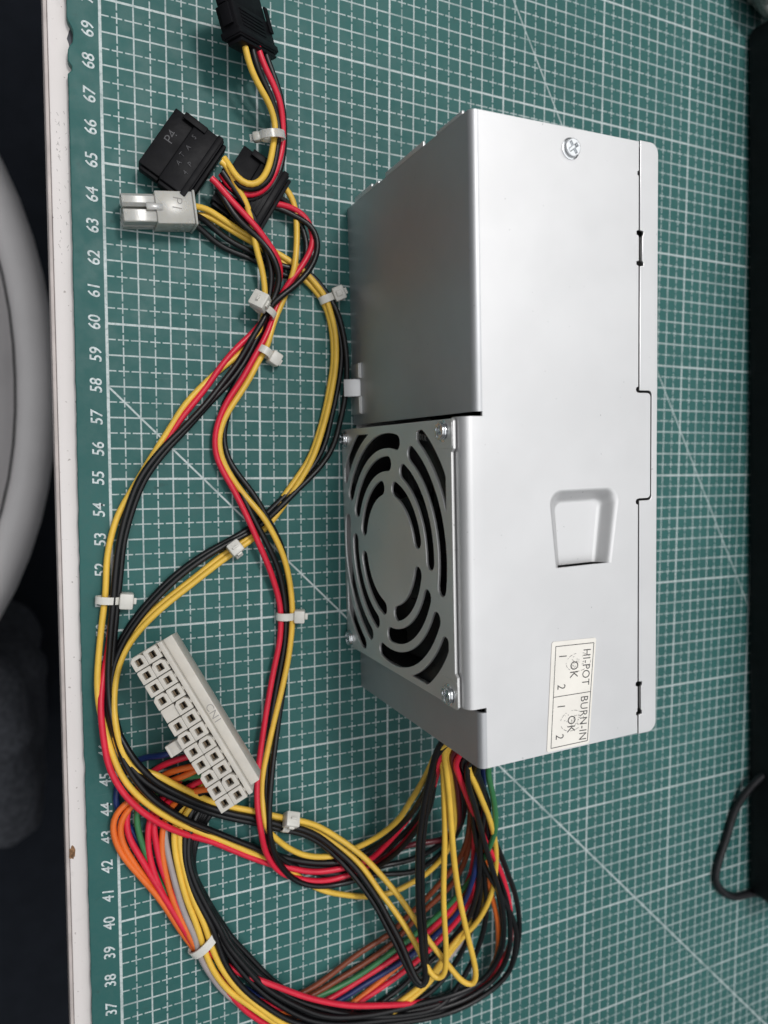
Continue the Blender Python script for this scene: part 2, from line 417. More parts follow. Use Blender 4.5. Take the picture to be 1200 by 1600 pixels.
# right flange, its notches, and the right wall below it
XF = 5.80
fo = [(XF, -.05)] + arc(6.20, .25, .30, -90, 0, 6) + arc(6.20, LEN-.25, .30, 0, 90, 6) + \
     [(XF, LEN+.05), (XF, 15.24), (XF+.13, 15.22), (XF+.13, 15.12), (XF+.09, 15.08), (XF+.09, 14.36), (XF+.13, 14.32), (XF+.13, 14.22), (XF, 14.2),
      (XF, 10.55), (6.16, 10.55)] + arc(6.16, 10.43, .12, 75, 0, 3) + arc(6.16, 7.36, .12, 0, -75, 3) + [(6.16, 7.24), (XF, 7.24),
      (XF, 1.62), (XF+.13, 1.60), (XF+.13, 1.50), (XF+.09, 1.46), (XF+.09, .72), (XF+.13, .68), (XF+.13, .58), (XF, .56)]
link('flange', plate('flange', fo, [], .08, .018, TR((0, 0, H-.045))), M['zinc'], ps)
link('right_panel', boxes('right_panel', [(6.40, 6.48, .12, LEN-.12, .02, H-.11)], .01), M['zinc'], ps)
for s_ in (.72, 14.38): link('spring_tab', boxes('spring_tab', [(5.80, 5.90, s_, s_+.70, H-.22, H-.13)], .015), M['zinc_plate'], ps)

# fan plate with concentric slots
def to_side(t): return Matrix(((0, 0, -1, t), (1, 0, 0, 0), (0, 1, 0, 0), (0, 0, 0, 1)))   # (s, z, out) -> local
FT = -.45
fc = (5.72, 3.92); hw = .24
holes = []
def slot(r, a0, a1, clip=None):
    da = math.degrees(hw / r) * .55
    n = 14; out = []
    for k in range(n+1):
        a = math.radians(a0 + da + (a1-a0-2*da)*k/n); out.append((fc[0]+(r+hw)*math.cos(a), fc[1]+(r+hw)*math.sin(a)))
    a = math.radians(a1-da); c = (fc[0]+r*math.cos(a), fc[1]+r*math.sin(a))
    for k in range(1, 6):
        b = a + math.pi*k/6; out.append((c[0]+hw*math.cos(b), c[1]+hw*math.sin(b)))
    for k in range(n+1):
        a = math.radians(a1 - da - (a1-a0-2*da)*k/n); out.append((fc[0]+(r-hw)*math.cos(a), fc[1]+(r-hw)*math.sin(a)))
    a = math.radians(a0+da); c = (fc[0]+r*math.cos(a), fc[1]+r*math.sin(a))
    for k in range(1, 6):
        b = a + math.pi + math.pi*k/6; out.append((c[0]+hw*math.cos(b), c[1]+hw*math.sin(b)))
    if clip:
        q = []
        for x, z in out:
            x = min(max(x, fc[0]-3.80), fc[0]+3.80); z = min(max(z, fc[1]-3.70), fc[1]+3.80)
            dx, dz = x-fc[0], z-fc[1]                       # keep clear of the screw corners
            ex = abs(dx)+abs(dz)-6.75
            if ex > 0: dx -= math.copysign(ex/2, dx); dz -= math.copysign(ex/2, dz)
            p = (fc[0]+dx, fc[1]+dz)
            if not q or math.dist(p, q[-1]) > .02: q.append(p)
        out = q
    return [(x, max(z, .14)) for x, z in out]
for k in range(4):
    o = 90*k
    holes += [slot(2.07, 11+o, 80+o), slot(2.81, 21+o, 94+o), slot(3.55, 26.5+o, 104+o), slot(4.30, 31+o, 69+o, True)]
pz = 8.06
fo = [(1.70, .03), (9.76, .03)] + [(9.76, pz+.05), (9.70, pz+.12), (8.95, pz+.12), (8.85, pz), (2.70, pz), (2.60, pz+.12), (1.76, pz+.12), (1.70, pz+.05)]
fp = link('fan_plate', plate('fan_plate', fo, holes, .09, .018, to_side(FT)), M['zinc_plate'], ps)
def screw(parent, Mx, r=.26, rot=20):
    o = link('screw', lathe('screw', [(r*1.12, 0), (r*1.12, .02), (r*.98, .035), (r*.98, .05), (r*.93, .075)], 24, Mx), M['screw'], parent)
    a, b = r*.13, r*.62
    cross = [(a, a), (b, a), (b, -a), (a, -a), (a, -b), (-a, -b), (-a, -a), (-b, -a), (-b, a), (-a, a), (-a, b), (a, b)]
    c, s = math.cos(math.radians(rot)), math.sin(math.radians(rot))
    cross = [(x*c-y*s, x*s+y*c) for x, y in cross]
    link('head', plate('head', circle(0, 0, r*.92, 24), [cross], .075, .02, Mx @ TR((0, 0, .11))), M['screw'], o)
    return o
for s_, z_, rt in ((9.44, 7.62, 25), (9.40, .36, 50), (2.01, 7.72, 10), (2.02, .36, 35)): screw(ps, to_side(FT-.045) @ TR((s_, z_, 0)), .27, rt)
screw(ps, TR((3.24, 17.18, H+.001)), .265, 35)
# dimples round the plate screws
for s_, z_ in ((9.36, 7.62), (2.10, 7.70)):
    link('corner_dimple', plate('corner_dimple', rrect(s_-.42, s_+.38, z_-.46, z_+.52, .12), [], .03, .014, to_side(FT-.046)), M['zinc_plate'], ps)
# fan behind the plate
fan = empty('fan', (0, 0, 0), 0, ps)
link('hub', lathe('hub', [(1.75, 0), (1.75, .9), (1.65, 1.0)], 32, to_side(-.05) @ TR((fc[0], fc[1], -1.3))), M['fan_black'], fan)
for k in range(7):
    vs, fs = [], []
    for i in range(6):
        r = 1.7 + 2.05*i/5
        for j in range(7):
            a = math.radians(360*k/7 + 46*j/6 - 10*i/5); z = -.9 + .75*j/6
            vs.append((r*math.cos(a), r*math.sin(a), z))
    for i in range(5):
        for j in range(6): fs.append((i*7+j, i*7+j+1, (i+1)*7+j+1, (i+1)*7+j))
    me = pyd('blade', vs, fs, to_side(-.05) @ TR((fc[0], fc[1], -.35)))
    bm = bmesh.new(); bm.from_mesh(me); bmesh.ops.solidify(bm, geom=bm.faces[:], thickness=.12*S); bm.to_mesh(me); bm.free()
    link('blade', autosmooth(me), M['fan_black'], fan)
link('fan_frame', plate('fan_frame', rrect(1.86, 9.64, .10, 7.80, .3), [circle(fc[0], fc[1], 3.82, 48)], 1.6, .02, to_side(.55)), M['fan_black'], fan)
# lance clip low on the upper side panel
link('clip_bracket', boxes('clip_bracket', [(-.055, -.003, 10.30, 10.93, .03, .92), (-.055, -.003, 11.57, 12.12, .03, .92), (-.12, -.058, 10.32, 10.90, .62, .92), (-.12, -.058, 11.60, 12.10, .62, .92)], .012), M['zinc_plate'], ps)
link('clip_tab', boxes('clip_tab', [(-.025, .025, -.31, .31, -.30, .30)], .012, TR((-.26, 11.25, .62)) @ RY(64)), M['zinc'], ps)
# small stamped marks on the plate
link('stamped_mark', lettering('stamped_mark', 'X10U', .26, to_side(FT-.048) @ TR((9.30, 6.35, 0)) @ RZ(-82)), M['mould_grey'], ps)

# paper label with test stamps
LQ = [(2.48, 3.31), (4.11, 3.23), (3.83, .04), (2.27, .06)]
def lab(u, v):                 # u across, v along the label, 0..1
    a = [(1-u)*LQ[0][i] + u*LQ[1][i] for i in (0, 1)]; b_ = [(1-u)*LQ[3][i] + u*LQ[2][i] for i in (0, 1)]
    return ((1-v)*a[0] + v*b_[0], (1-v)*a[1] + v*b_[1])
st = link('paper_label', plate('paper_label', [lab(u/1.0, v/1.0) for u, v in ((.03, 0), (.97, 0), (1, .015), (1, .985), (.97, 1), (.03, 1), (0, .985), (0, .015))], [], .012, 0, TR((0, 0, H+.010))), M['paper'], ps,
          label='cream paper test label printed HI-POT and BURN-IN')
zt = H + .0185
def strip(name, a, b, w, mat, par=st, z=zt):
    a, b = Vector((*a, z)), Vector((*b, z)); d = (b-a).normalized(); nn = Vector((-d.y, d.x, 0))*w/2
    me = pyd(name, [a+nn, a-nn, b-nn, b+nn], [(0, 1, 2, 3)]); return link(name, me, mat, par)
for (u0, v0), (u1, v1) in (((.09, .045), (.95, .045)), ((.95, .045), (.95, .97)), ((.95, .97), (.09, .97)), ((.09, .97), (.09, .045)), ((.09, .505), (.95, .505))):
    strip('printed_line', lab(u0, v0), lab(u1, v1), .022, M['ink'])
ang = -90 - 3.6
for s_, u, v, sz in (('HI-POT', .80, .265, .40), ('OK', .52, .275, .42), ('1', .25, .14, .40), ('2', .25, .42, .42),
                     ('BURN-IN', .81, .745, .395), ('OK', .53, .78, .42), ('1', .27, .60, .40), ('2', .27, .88, .42)):
    x, y_ = lab(u, v)
    link('printed_word', lettering('printed_word', s_, sz, TR((x, y_, zt)) @ RZ(ang) @ Matrix.Diagonal((.82, 1, 1, 1)), off=-.002, spacing=1.06), M['ink'], st)
for u, v, ru, rv, seed in ((.62, .21, .28, .085, 1), (.55, .75, .27, .095, 2)):
    for part in range(5):
        a0 = seed + part*1.3; pts = []
        for k in range(9):
            a = a0 + k*.11; pts.append(lab(u + ru*math.cos(a), v + rv*math.sin(a)))
        for k in range(8):
            if (k + part) % 4 != 3: strip('stamp_stroke', pts[k], pts[k+1], .014, M['stamp_ink'], z=zt+.002)
    rr = random.Random(seed)
    for k in range(26):
        du, dv = rr.uniform(-.17, .17), rr.uniform(-.055, .055)
        p0 = lab(u+du, v+dv); p1 = lab(u+du+rr.uniform(-.05, .05), v+dv+rr.uniform(-.018, .018))
        strip('stamp_stroke', p0, p1, .012, M['stamp_ink'], z=zt+.003)

# ------------------------------------------------------------------ cables
WIRES = [
('cpu','Y',0.105,[(2.62,63.81,.75),(2.83,63.84,.68),(3.1,63.85,.6),(3.55,63.66,.53),(4.04,63.44,.45),(4.71,63.18,.35),(5.53,62.83,.25),(6.03,62.6,.27),(6.67,62.2,.3),(7.02,61.83,.33),(7.33,61.48,.35),(7.55,60.91,.33),(7.73,60.23,.3),(7.76,59.18,.3),(7.61,58.23,.3),(7.41,57.35,.3),(7.13,56.43,.3),(6.84,55.67,.3),(6.29,54.77,.27),(5.77,54.02,.23),(5.12,53.22,.2),(4.42,52.73,.22),(3.62,52.21,.25),(2.52,51.42,.26),(1.45,50.63,.28),(.73,49.94,.29),(.31,49.35,.3),(.06,48.71,.35),(-0.07,47.91,.5),(-0.07,47.16,.8),(.15,46.12,.95),(.53,45.55,.9),(1.05,45.4,1.05),(1.6,44.98,1.05),(2.26,44.47,.9),(3.04,43.85,.6),(3.85,43.46,.55),(4.57,43.2,.61),(5.67,42.76,.7),(6.14,42.6,.73),(6.74,42.32,.76),(7.45,41.8,.8),(8.12,41.26,1.05),(8.62,40.78,1.27),(9.09,40.2,1.5),(9.57,39.56,1.77),(10.08,38.73,2.1),(10.64,37.76,2.41),(11.25,36.9,2.7),(11.75,36.21,2.9),(12.11,35.99,3),(12.24,36.26,3.1),(12.14,36.9,3.15),(11.9,37.71,3.22),(11.62,38.65,3.3),(11.21,40.06,3.5),(10.9,41.37,3.7),(10.6,42.75,4),(10.32,44.08,4.3),(9.97,45.4,4.67),(9.76,46.22,4.9),(10.06,46.96,5.5),(10.34,47.87,5.6)]),
('cpu','Y',0.105,[(2.67,63.54,.45),(2.96,63.72,.42),(3.26,63.66,.4),(3.58,63.53,.37),(4.07,63.31,.32),(4.74,63.06,.25),(5.65,62.63,.13),(6.16,62.36,.14),(6.68,61.99,.15),(7.08,61.62,.17),(7.34,61.26,.18),(7.53,60.8,.2),(7.68,60.01,.19),(7.7,59.19,.18),(7.55,58.29,.18),(7.36,57.36,.17),(7.09,56.48,.16),(6.79,55.71,.15),(6.21,54.88,.14),(5.68,54.18,.14),(5.02,53.31,.13),(4.38,52.81,.13),(3.65,52.38,.13),(2.55,51.57,.14),(1.48,50.78,.14),(.68,50.03,.15),(.22,49.28,.15),(-0.03,48.57,.2),(-0.14,47.79,.4),(-0.14,47.1,.6),(.02,46.26,.8),(.39,45.58,.75),(.97,45.19,.85),(1.62,44.7,.85),(2.29,44.17,.7),(3.08,43.59,.4),(3.9,43.18,.35),(4.62,42.92,.41),(5.73,42.44,.5),(6.21,42.28,.53),(6.81,41.97,.56),(7.53,41.39,.6),(8.28,40.73,.9),(8.68,40.18,1.13),(9.06,39.54,1.4),(9.4,39.04,1.68),(9.75,38.46,2),(10.14,37.7,2.24),(10.49,36.87,2.5),(10.77,36.43,2.6),(10.93,36.4,2.7),(11.06,36.7,2.8),(11.03,37.59,2.94),(10.78,39.23,3.2),(10.68,40.09,3.32),(10.59,41.34,3.5),(10.44,42.69,3.8),(10.23,44.01,4.1),(9.96,45.33,4.47),(9.77,46.1,4.7),(9.86,46.95,5.3),(10.24,47.86,5.5)]),
('cpu','K',0.105,[(2.57,63.58,.75),(3.03,63.54,.5),(3.52,63.23,.35),(4,62.97,.3),(4.63,62.76,.25),(5.44,62.5,.15),(6,62.37,.2),(6.69,62.3,.25),(7.16,61.88,.28),(7.49,61.5,.3),(7.81,60.93,.35),(8.02,60.25,.33),(8.16,59.46,.3),(8.18,58.63,.3),(8.08,57.77,.3),(7.88,56.93,.3),(7.63,56.11,.3),(7.13,55.39,.3),(6.28,54.59,.3),(5.45,53.81,.3),(4.79,53.23,.15),(4.09,52.9,.21),(3.07,52.38,.3),(1.99,51.63,.3),(.94,50.59,.3),(.32,49.73,.3),(-0.03,48.92,.3),(-0.16,48,.4),(-0.1,47.13,.7),(.14,46.57,.9),(.41,46.05,1.05),(.71,45.61,1.1),(1.18,45.08,1.1),(1.71,44.65,1.05),(2.26,44.2,.9),(3.03,43.65,.65),(3.82,43.27,.68),(4.54,43,.71),(5.65,42.5,.75),(6.03,42.38,.76),(6.74,41.97,.78),(7.45,41.31,.8),(8.22,40.5,1.05),(8.62,39.87,1.27),(9.01,39.21,1.5),(9.28,38.59,1.71),(9.65,37.77,2),(9.91,36.97,2.24),(10.12,36.42,2.4),(10.28,36.24,2.5),(10.39,36.54,2.55),(10.18,37.62,2.68),(10.03,38.59,2.8),(9.84,39.65,3),(9.71,40.69,3.2),(9.53,42.34,3.57),(9.52,43.32,3.8),(9.51,44.28,4.09),(9.56,45.24,4.4),(9.58,46.05,4.7),(9.67,46.84,5.3),(10.14,47.86,5.5)]),
('cpu','K',0.105,[(2.62,63.42,.45),(2.93,63.28,.35),(3.44,62.93,.2),(4.03,62.69,.16),(4.66,62.56,.13),(5.45,62.28,.12),(6.14,62.05,.13),(6.85,62.03,.13),(7.33,61.63,.14),(7.6,61.2,.15),(7.82,60.6,.2),(8.04,59.7,.15),(7.96,58.73,.15),(7.81,57.95,.15),(7.61,57.14,.15),(7.36,56.2,.15),(6.89,55.39,.15),(6.09,54.59,.15),(5.3,53.87,.15),(4.68,53.32,.13),(3.92,52.9,.14),(2.94,52.41,.15),(1.87,51.66,.15),(.81,50.57,.15),(.19,49.64,.15),(-0.17,48.68,.15),(-0.29,47.99,.3),(-0.21,47.12,.6),(.03,46.45,.8),(.28,45.87,.9),(.6,45.36,.95),(1.1,44.84,.95),(1.67,44.4,.9),(2.29,43.93,.7),(3.07,43.37,.45),(3.87,43.01,.48),(4.59,42.73,.51),(5.71,42.23,.55),(6.1,42.1,.56),(6.81,41.66,.58),(7.53,40.95,.6),(8.15,40.19,.85),(8.57,39.58,1.07),(8.95,38.94,1.3),(9.24,38.29,1.52),(9.59,37.49,1.8),(9.88,36.75,2.03),(10.12,36.24,2.2),(10.34,35.99,2.3),(10.55,36.21,2.35),(10.43,37.3,2.47),(10.3,38.4,2.6),(10.11,39.46,2.8),(9.97,40.52,3),(9.79,42.19,3.37),(9.76,43.18,3.6),(9.74,44.15,3.9),(9.74,45.13,4.2),(9.74,45.91,4.5),(9.77,46.85,5.1),(10.04,47.86,5.3)]),
('sata','Y',0.105,[(3.5,65.26,1.05),(3.64,65.24,1.05),(3.87,64.78,1.05),(4.16,64.41,.95),(4.45,64,.8),(4.62,63.32,.7),(4.76,62.72,.65),(4.94,62.24,.55),(5.04,61.83,.51),(5.1,61.29,.45),(5.08,60.67,.4),(4.91,60.08,.35),(4.49,59.46,.2),(3.83,58.92,.18),(3.18,58.33,.15),(2.42,57.51,.15),(1.82,56.56,.15),(1.32,55.77,.14),(.63,54.6,.13),(.2,53.83,.15),(-0.03,53.11,.18),(-0.17,52.39,.2),(-0.23,51.35,.22),(-0.37,50.31,.23),(-0.49,49.27,.25),(-0.56,48.36,.35),(-0.51,47.55,.5),(-0.34,46.79,.65),(-0.15,46.03,.73),(.14,45.28,.8),(.57,44.64,.8),(1.06,44.11,.8),(1.77,43.43,.6),(2.51,42.87,.45),(3.08,42.49,.35),(3.9,41.92,.28),(4.83,41.27,.2),(5.38,40.9,.2),(5.84,40.57,.2),(6.21,40.23,.18),(6.75,39.73,.15),(7.3,39.35,.16),(8.08,39.01,.18),(9.25,38.65,.2),(10.31,38.65,.26),(10.91,38.84,.3),(11.38,39.18,.55),(11.88,39.84,.9),(11.89,40.79,1.61),(11.53,42.26,2.6),(11.03,43.53,3.34),(10.33,45.09,4.3),(9.88,46.16,4.9),(10.27,46.86,5.4),(10.53,47.87,5.5)]),
('sata','R',0.105,[(3.2,64.72,.95),(3.33,64.64,.95),(3.7,64.25,.95),(4.25,63.78,.9),(4.78,63.32,.85),(5.18,62.89,.75),(5.39,62.66,.7),(5.63,62.3,.5),(5.63,61.82,.35),(5.4,61.16,.25),(5.18,60.6,.2),(4.72,60.02,.2),(4.15,59.47,.25),(3.64,58.86,.23),(3.06,58.02,.2),(2.2,56.93,.17),(1.73,56.13,.15),(1.19,55.33,.14),(.61,54.18,.12),(.27,53.09,.12),(.08,51.84,.12),(-0.04,50.58,.12),(-0.21,49.32,.14),(-0.42,48.3,.35),(-0.49,47.58,.6),(-0.41,46.5,.75),(-0.3,45.78,.8),(-0.08,45.21,.85),(.3,44.56,.85),(.79,43.99,.85),(1.42,43.39,.7),(2.13,42.86,.54),(3.08,42.3,.35),(3.89,41.75,.3),(4.93,41.08,.25),(5.35,40.87,.27),(5.81,40.7,.3),(6.41,40.43,.32),(7.11,40.25,.35),(8.09,40.23,.43),(8.96,40.32,.5),(9.4,40.96,.93),(9.94,42.09,1.6),(10.08,43.03,2.3),(10.15,43.84,2.9),(9.87,45.09,4.1),(9.75,45.89,4.7),(10.07,46.86,5.2),(10.34,47.87,5.3)]),
('sata','K',0.105,[(3.44,64.45,.8),(3.63,64.17,.85),(4.07,63.58,.85),(4.81,63.08,.75),(5.18,62.7,.75),(5.42,62.29,.75),(5.56,61.85,.65),(5.47,61.39,.55),(5.21,60.83,.5),(4.98,60.36,.5),(4.61,59.76,.45),(4.16,58.96,.35),(3.61,58.23,.35),(3.02,57.47,.35),(2.27,56.67,.35),(1.54,55.92,.35),(.88,55.02,.35),(.46,53.94,.35),(.2,52.91,.37),(.06,51.88,.39),(.01,51.36,.4),(-0.14,49.8,.4),(-0.22,48.75,.4),(-0.22,47.74,.55),(-0.08,46.85,.8),(.18,45.86,.95),(.56,45.13,.95),(1.05,44.46,.95),(1.57,43.94,.85),(2.1,43.47,.75),(3.05,42.77,.5),(3.88,42.2,.39),(4.64,41.7,.3),(5.24,41.34,.25),(5.86,40.98,.2),(6.67,40.67,.25),(7.64,40.45,.3),(8.19,40.48,.42),(8.91,40.76,.6),(9.46,41.44,1.16),(9.94,42.35,1.8),(9.92,43.65,3),(9.77,45.04,4.1),(9.65,45.99,4.7),(9.97,46.85,5.4),(10.24,47.86,5.6)]),
('sata','K',0.105,[(3.56,64.98,.95),(3.83,64.64,.95),(4.07,64.37,.9),(4.57,63.87,.75),(4.78,63.55,.7),(4.95,63.09,.55),(5.17,62.63,.55),(5.29,62.22,.5),(5.33,61.78,.45),(5.27,61.36,.4),(5.21,60.8,.35),(5.15,60.41,.3),(4.83,59.84,.3),(4.52,59.19,.25),(3.97,58.38,.23),(3.26,57.62,.2),(2.44,56.68,.2),(1.72,55.9,.2),(1.05,54.97,.2),(.61,53.86,.2),(.35,52.89,.22),(.23,51.85,.24),(.16,51.32,.25),(-0.01,49.76,.28),(-0.12,48.5,.3),(-0.09,47.58,.45),(.08,46.68,.7),(.35,45.75,.8),(.71,45,.8),(1.21,44.32,.8),(1.74,43.77,.7),(2.28,43.26,.6),(3.16,42.52,.3),(3.97,41.97,.21),(4.73,41.45,.13),(5.4,41.05,.13),(6.01,40.69,.13),(6.75,40.4,.14),(7.7,40.15,.15),(8.39,40.15,.26),(9.27,40.32,.4),(9.84,41.01,.91),(10.36,41.93,1.5),(10.26,43.29,2.7),(9.98,44.83,3.9),(9.78,45.89,4.6),(10.07,46.86,5),(10.14,47.86,5.2)]),
('sata','Y',0.105,[(5.68,65.04,.55),(5.86,64.96,.5),(6.08,64.68,.45),(6.23,64.25,.4),(6.25,63.39,.45),(6.19,62.67,.5),(6.11,62.16,.5),(5.95,61.63,.35),(5.73,61.07,.3),(5.5,60.57,.3),(5.29,59.95,.35),(5.21,59.58,.33),(4.91,59.1,.3),(4.55,58.4,.3),(4.07,57.67,.3),(3.69,57.07,.3),(3.51,56.52,.3),(3.5,56.02,.3),(3.65,55.5,.3),(3.96,54.95,.35),(4.39,54.35,.4),(4.9,53.71,.6),(5.35,52.93,.6),(5.72,52.11,.5),(5.98,51.04,.35),(6.04,49.98,.35),(5.92,48.7,.32),(5.68,47.55,.3),(5.32,46.19,.3),(5.02,45.05,.4),(4.87,44.47,.48),(4.81,43.64,.6),(4.77,43.11,.9),(4.92,42.54,.85),(5.24,42.14,.7),(5.65,41.66,.5),(6.24,41.17,.4),(6.87,40.9,.4),(7.66,40.77,.4),(8.32,40.95,.56),(8.87,41.17,.7),(9.29,41.68,1.18),(9.65,42.34,1.7),(9.7,43.46,2.62),(9.7,44.5,3.5),(9.6,45.58,4.4),(9.63,46.08,4.7),(9.87,46.85,5.5),(10.34,47.87,5.7)]),
('sata','R',0.105,[(5.32,64.37,.55),(5.5,64.37,.55),(5.97,64.35,.5),(6.47,64.18,.45),(6.77,63.78,.45),(6.84,63.27,.45),(6.66,62.81,.5),(6.35,62.3,.5),(6.01,61.86,.45),(5.69,61.29,.3),(5.45,60.72,.3),(5.24,60.14,.4),(5.05,59.75,.4),(4.75,59.23,.4),(4.29,58.39,.36),(3.82,57.7,.33),(3.52,57.06,.3),(3.36,56.48,.3),(3.37,55.87,.3),(3.55,55.35,.35),(3.88,54.74,.41),(4.29,53.89,.5),(4.77,52.73,.6),(5.27,51.56,.45),(5.61,50.36,.3),(5.58,49.2,.3),(5.33,48.06,.3),(5,46.51,.41),(4.76,45.18,.5),(4.6,44.4,.7),(4.54,43.59,.9),(4.61,42.77,1.05),(4.9,41.65,.7),(5.29,40.91,.5),(5.69,40.47,.35),(6.27,40.15,.3),(6.91,39.89,.28),(7.66,39.76,.25),(8.37,39.85,.31),(9.41,40.03,.4),(10,40.83,.98),(10.45,41.85,1.6),(10.33,43.6,2.9),(9.97,45.07,4.1),(9.82,45.92,4.7),(10.17,46.86,5),(10.44,47.87,5.1)]),
('sata','K',0.105,[(5.45,64.29,.4),(5.63,64.29,.4),(6.26,64.03,.5),(6.72,63.78,.6),(6.95,63.35,.6),(6.91,62.85,.65),(6.68,62.33,.7),(6.28,61.83,.7),(5.79,61.4,.65),(5.37,61.05,.6),(5.11,60.62,.45),(4.99,60.13,.3),(4.83,59.59,.2),(4.51,59.03,.2),(4.11,58.24,.16),(3.71,57.53,.13),(3.53,56.92,.13),(3.52,56.27,.13),(3.72,55.57,.21),(4.08,54.84,.31),(4.6,53.66,.45),(5.03,52.82,.5),(5.52,51.76,.4),(5.81,50.33,.25),(5.8,49.16,.2),(5.56,47.76,.15),(5.27,46.41,.23),(5.12,45.28,.3),(4.98,44.26,.52),(4.92,43.43,.7),(4.92,42.68,.75),(5.15,41.68,.5),(5.57,41.08,.35),(6.06,40.67,.2),(6.71,40.22,.12),(7.7,39.92,.14),(8.7,39.76,.15),(9.71,39.87,.33),(10.75,39.93,.5),(11.5,40.27,.8),(12.01,40.97,1.3),(11.99,41.98,2.2),(11.49,43.38,3.2),(10.7,44.76,4.2),(10.16,45.86,4.8),(10.37,46.87,5.2),(10.44,47.87,5.4)]),
('sata','K',0.105,[(5.54,64.65,.5),(5.73,64.59,.45),(6.15,64.38,.35),(6.49,63.79,.3),(6.66,63.24,.3),(6.61,62.77,.3),(6.37,62.23,.3),(5.98,61.74,.25),(5.64,61.24,.15),(5.4,60.74,.15),(5.15,60.05,.2),(4.98,59.48,.25),(4.71,58.93,.2),(4.26,58.19,.18),(3.88,57.36,.15),(3.72,56.75,.15),(3.69,56.25,.15),(3.83,55.65,.22),(4.09,55.21,.28),(4.69,54.39,.4),(5.12,53.6,.45),(5.59,52.72,.4),(5.93,51.48,.2),(5.99,49.95,.15),(5.91,48.9,.15),(5.8,47.73,.15),(5.56,46.36,.2),(5.27,45.09,.5),(5.11,44.3,.7),(4.98,43.5,.9),(4.94,42.67,1),(5.16,41.64,.8),(5.58,40.81,.55),(6.14,40.14,.4),(6.87,39.75,.37),(7.62,39.6,.35),(8.49,39.7,.52),(9.27,40.12,.7),(9.85,40.89,1.3),(10.24,41.84,1.9),(10.4,42.92,2.64),(10.16,44.35,3.5),(9.66,45.91,4.6),(9.87,46.85,4.9),(9.94,47.85,5)]),
('sata','K',0.105,[(6.38,40.43,.12),(7.66,39.82,.12),(8.72,39.54,.12),(9.81,39.38,.12),(11.08,39.35,.4),(11.96,40.16,.9),(12.24,41.09,1.5),(12.03,42.31,2.4),(11.36,43.77,3.5),(10.6,45.08,4.4),(10.18,45.81,4.8),(10.47,46.87,5),(10.44,47.87,5.1)]),
('sata','D',0.105,[(7.59,40.16,.3),(8.62,40.14,.35),(9.63,40.42,.5),(10.54,40.79,.9),(11.79,40.87,1.2),(11.88,41.88,2.2),(11.21,43.52,3.4),(10.47,45.1,4.4),(10.05,45.96,4.9),(10.37,46.87,5.6),(10.53,47.87,5.7)]),
('sata','Y',0.105,[(3.6,65.38,1.05),(3.73,65.22,1.1),(3.94,64.76,1.25),(4.31,64.54,1.3),(4.63,64.65,1.3),(4.94,65.04,1.2),(5.14,65.54,1.1),(5.29,66.3,1),(5.36,66.67,1),(5.24,67.02,1.1),(5.05,67.32,1.25),(4.73,67.63,1.4),(4.39,68.03,1.6),(4.19,68.44,1.75),(4.1,68.76,1.8),(4.02,69.01,1.8)]),
('sata','K',0.105,[(3.62,65.09,.95),(3.86,64.77,1),(4.25,64.47,1.1),(4.68,64.56,1.1),(5.13,64.99,1),(5.34,65.61,.95),(5.45,66.2,.9),(5.5,66.73,.9),(5.38,67.12,1),(5.13,67.56,1.2),(4.81,67.97,1.35),(4.57,68.31,1.5),(4.41,68.84,1.55),(4.35,69.12,1.55)]),
('sata','R',0.105,[(3.55,64.95,.8),(3.88,64.5,.9),(4.37,64.37,.9),(4.87,64.55,.9),(5.27,65.06,.8),(5.52,65.69,.8),(5.64,66.21,.8),(5.65,66.68,.85),(5.6,67.08,.95),(5.47,67.51,1.1),(5.16,68.01,1.25),(4.88,68.39,1.35),(4.64,68.93,1.4),(4.58,69.23,1.4)]),
('sata','K',0.105,[(3.46,64.71,.7),(3.87,64.34,.75),(4.41,64.25,.72),(4.96,64.52,.7),(5.43,65.07,.65),(5.66,65.7,.65),(5.73,66.22,.7),(5.74,66.75,.7),(5.69,67.22,.8),(5.54,67.75,.95),(5.27,68.33,1.05),(4.96,68.99,1.1),(4.87,69.33,1.1)]),
('main','B',0.105,[(2.34,46.56,1.99),(2.52,46.47,1.42),(2.53,46.29,1.04),(1.45,45.88,.9),(1,45.75,.45),(.55,45.56,.2),(.14,45.13,.15),(-0.05,44.59,.15),(-0.02,44,.15),(.41,43.23,.13),(.75,42.49,.13),(1.21,41.49,.15),(1.76,40.23,.2),(2.34,39.01,.25),(3.01,37.86,.15),(4.04,36.57,.13),(5.36,35.52,.13),(6.86,34.81,.13),(7.91,34.83,.2),(8.72,35.13,.25),(9.71,35.44,.3),(10.52,35.81,.43),(11.58,36.44,.6),(12.54,37.73,1.2),(12.59,39.57,2.2),(12.6,41.16,2.6),(12.33,43.02,3.3),(11.86,44.46,4),(11.18,46.49,4.7),(11.13,47.89,4.8)]),
('main','R',0.105,[(2.54,46.17,2.11),(2.72,46.08,1.55),(2.74,45.9,1.17),(1.56,45.53,.7),(1.14,45.22,.4),(.77,44.85,.3),(.46,44.38,.25),(.29,43.87,.25),(.24,43.5,.3),(.34,43,.35),(.67,42.29,.37),(1.07,41.43,.4),(1.57,40.42,.45),(2.08,39.38,.5),(2.59,38.27,.3),(3.44,37.08,.25),(4.59,35.98,.3),(6.09,35.02,.15),(7.37,34.96,.15),(8.49,35.32,.2),(9.47,35.68,.28),(10.36,36.05,.35),(11.26,36.75,.65),(12.45,37.96,1.1),(12.87,39.39,1.6),(12.59,41.27,2.3),(11.99,43.12,3.1),(11.26,44.65,3.9),(10.87,46.58,4.6),(10.83,47.88,4.7)]),
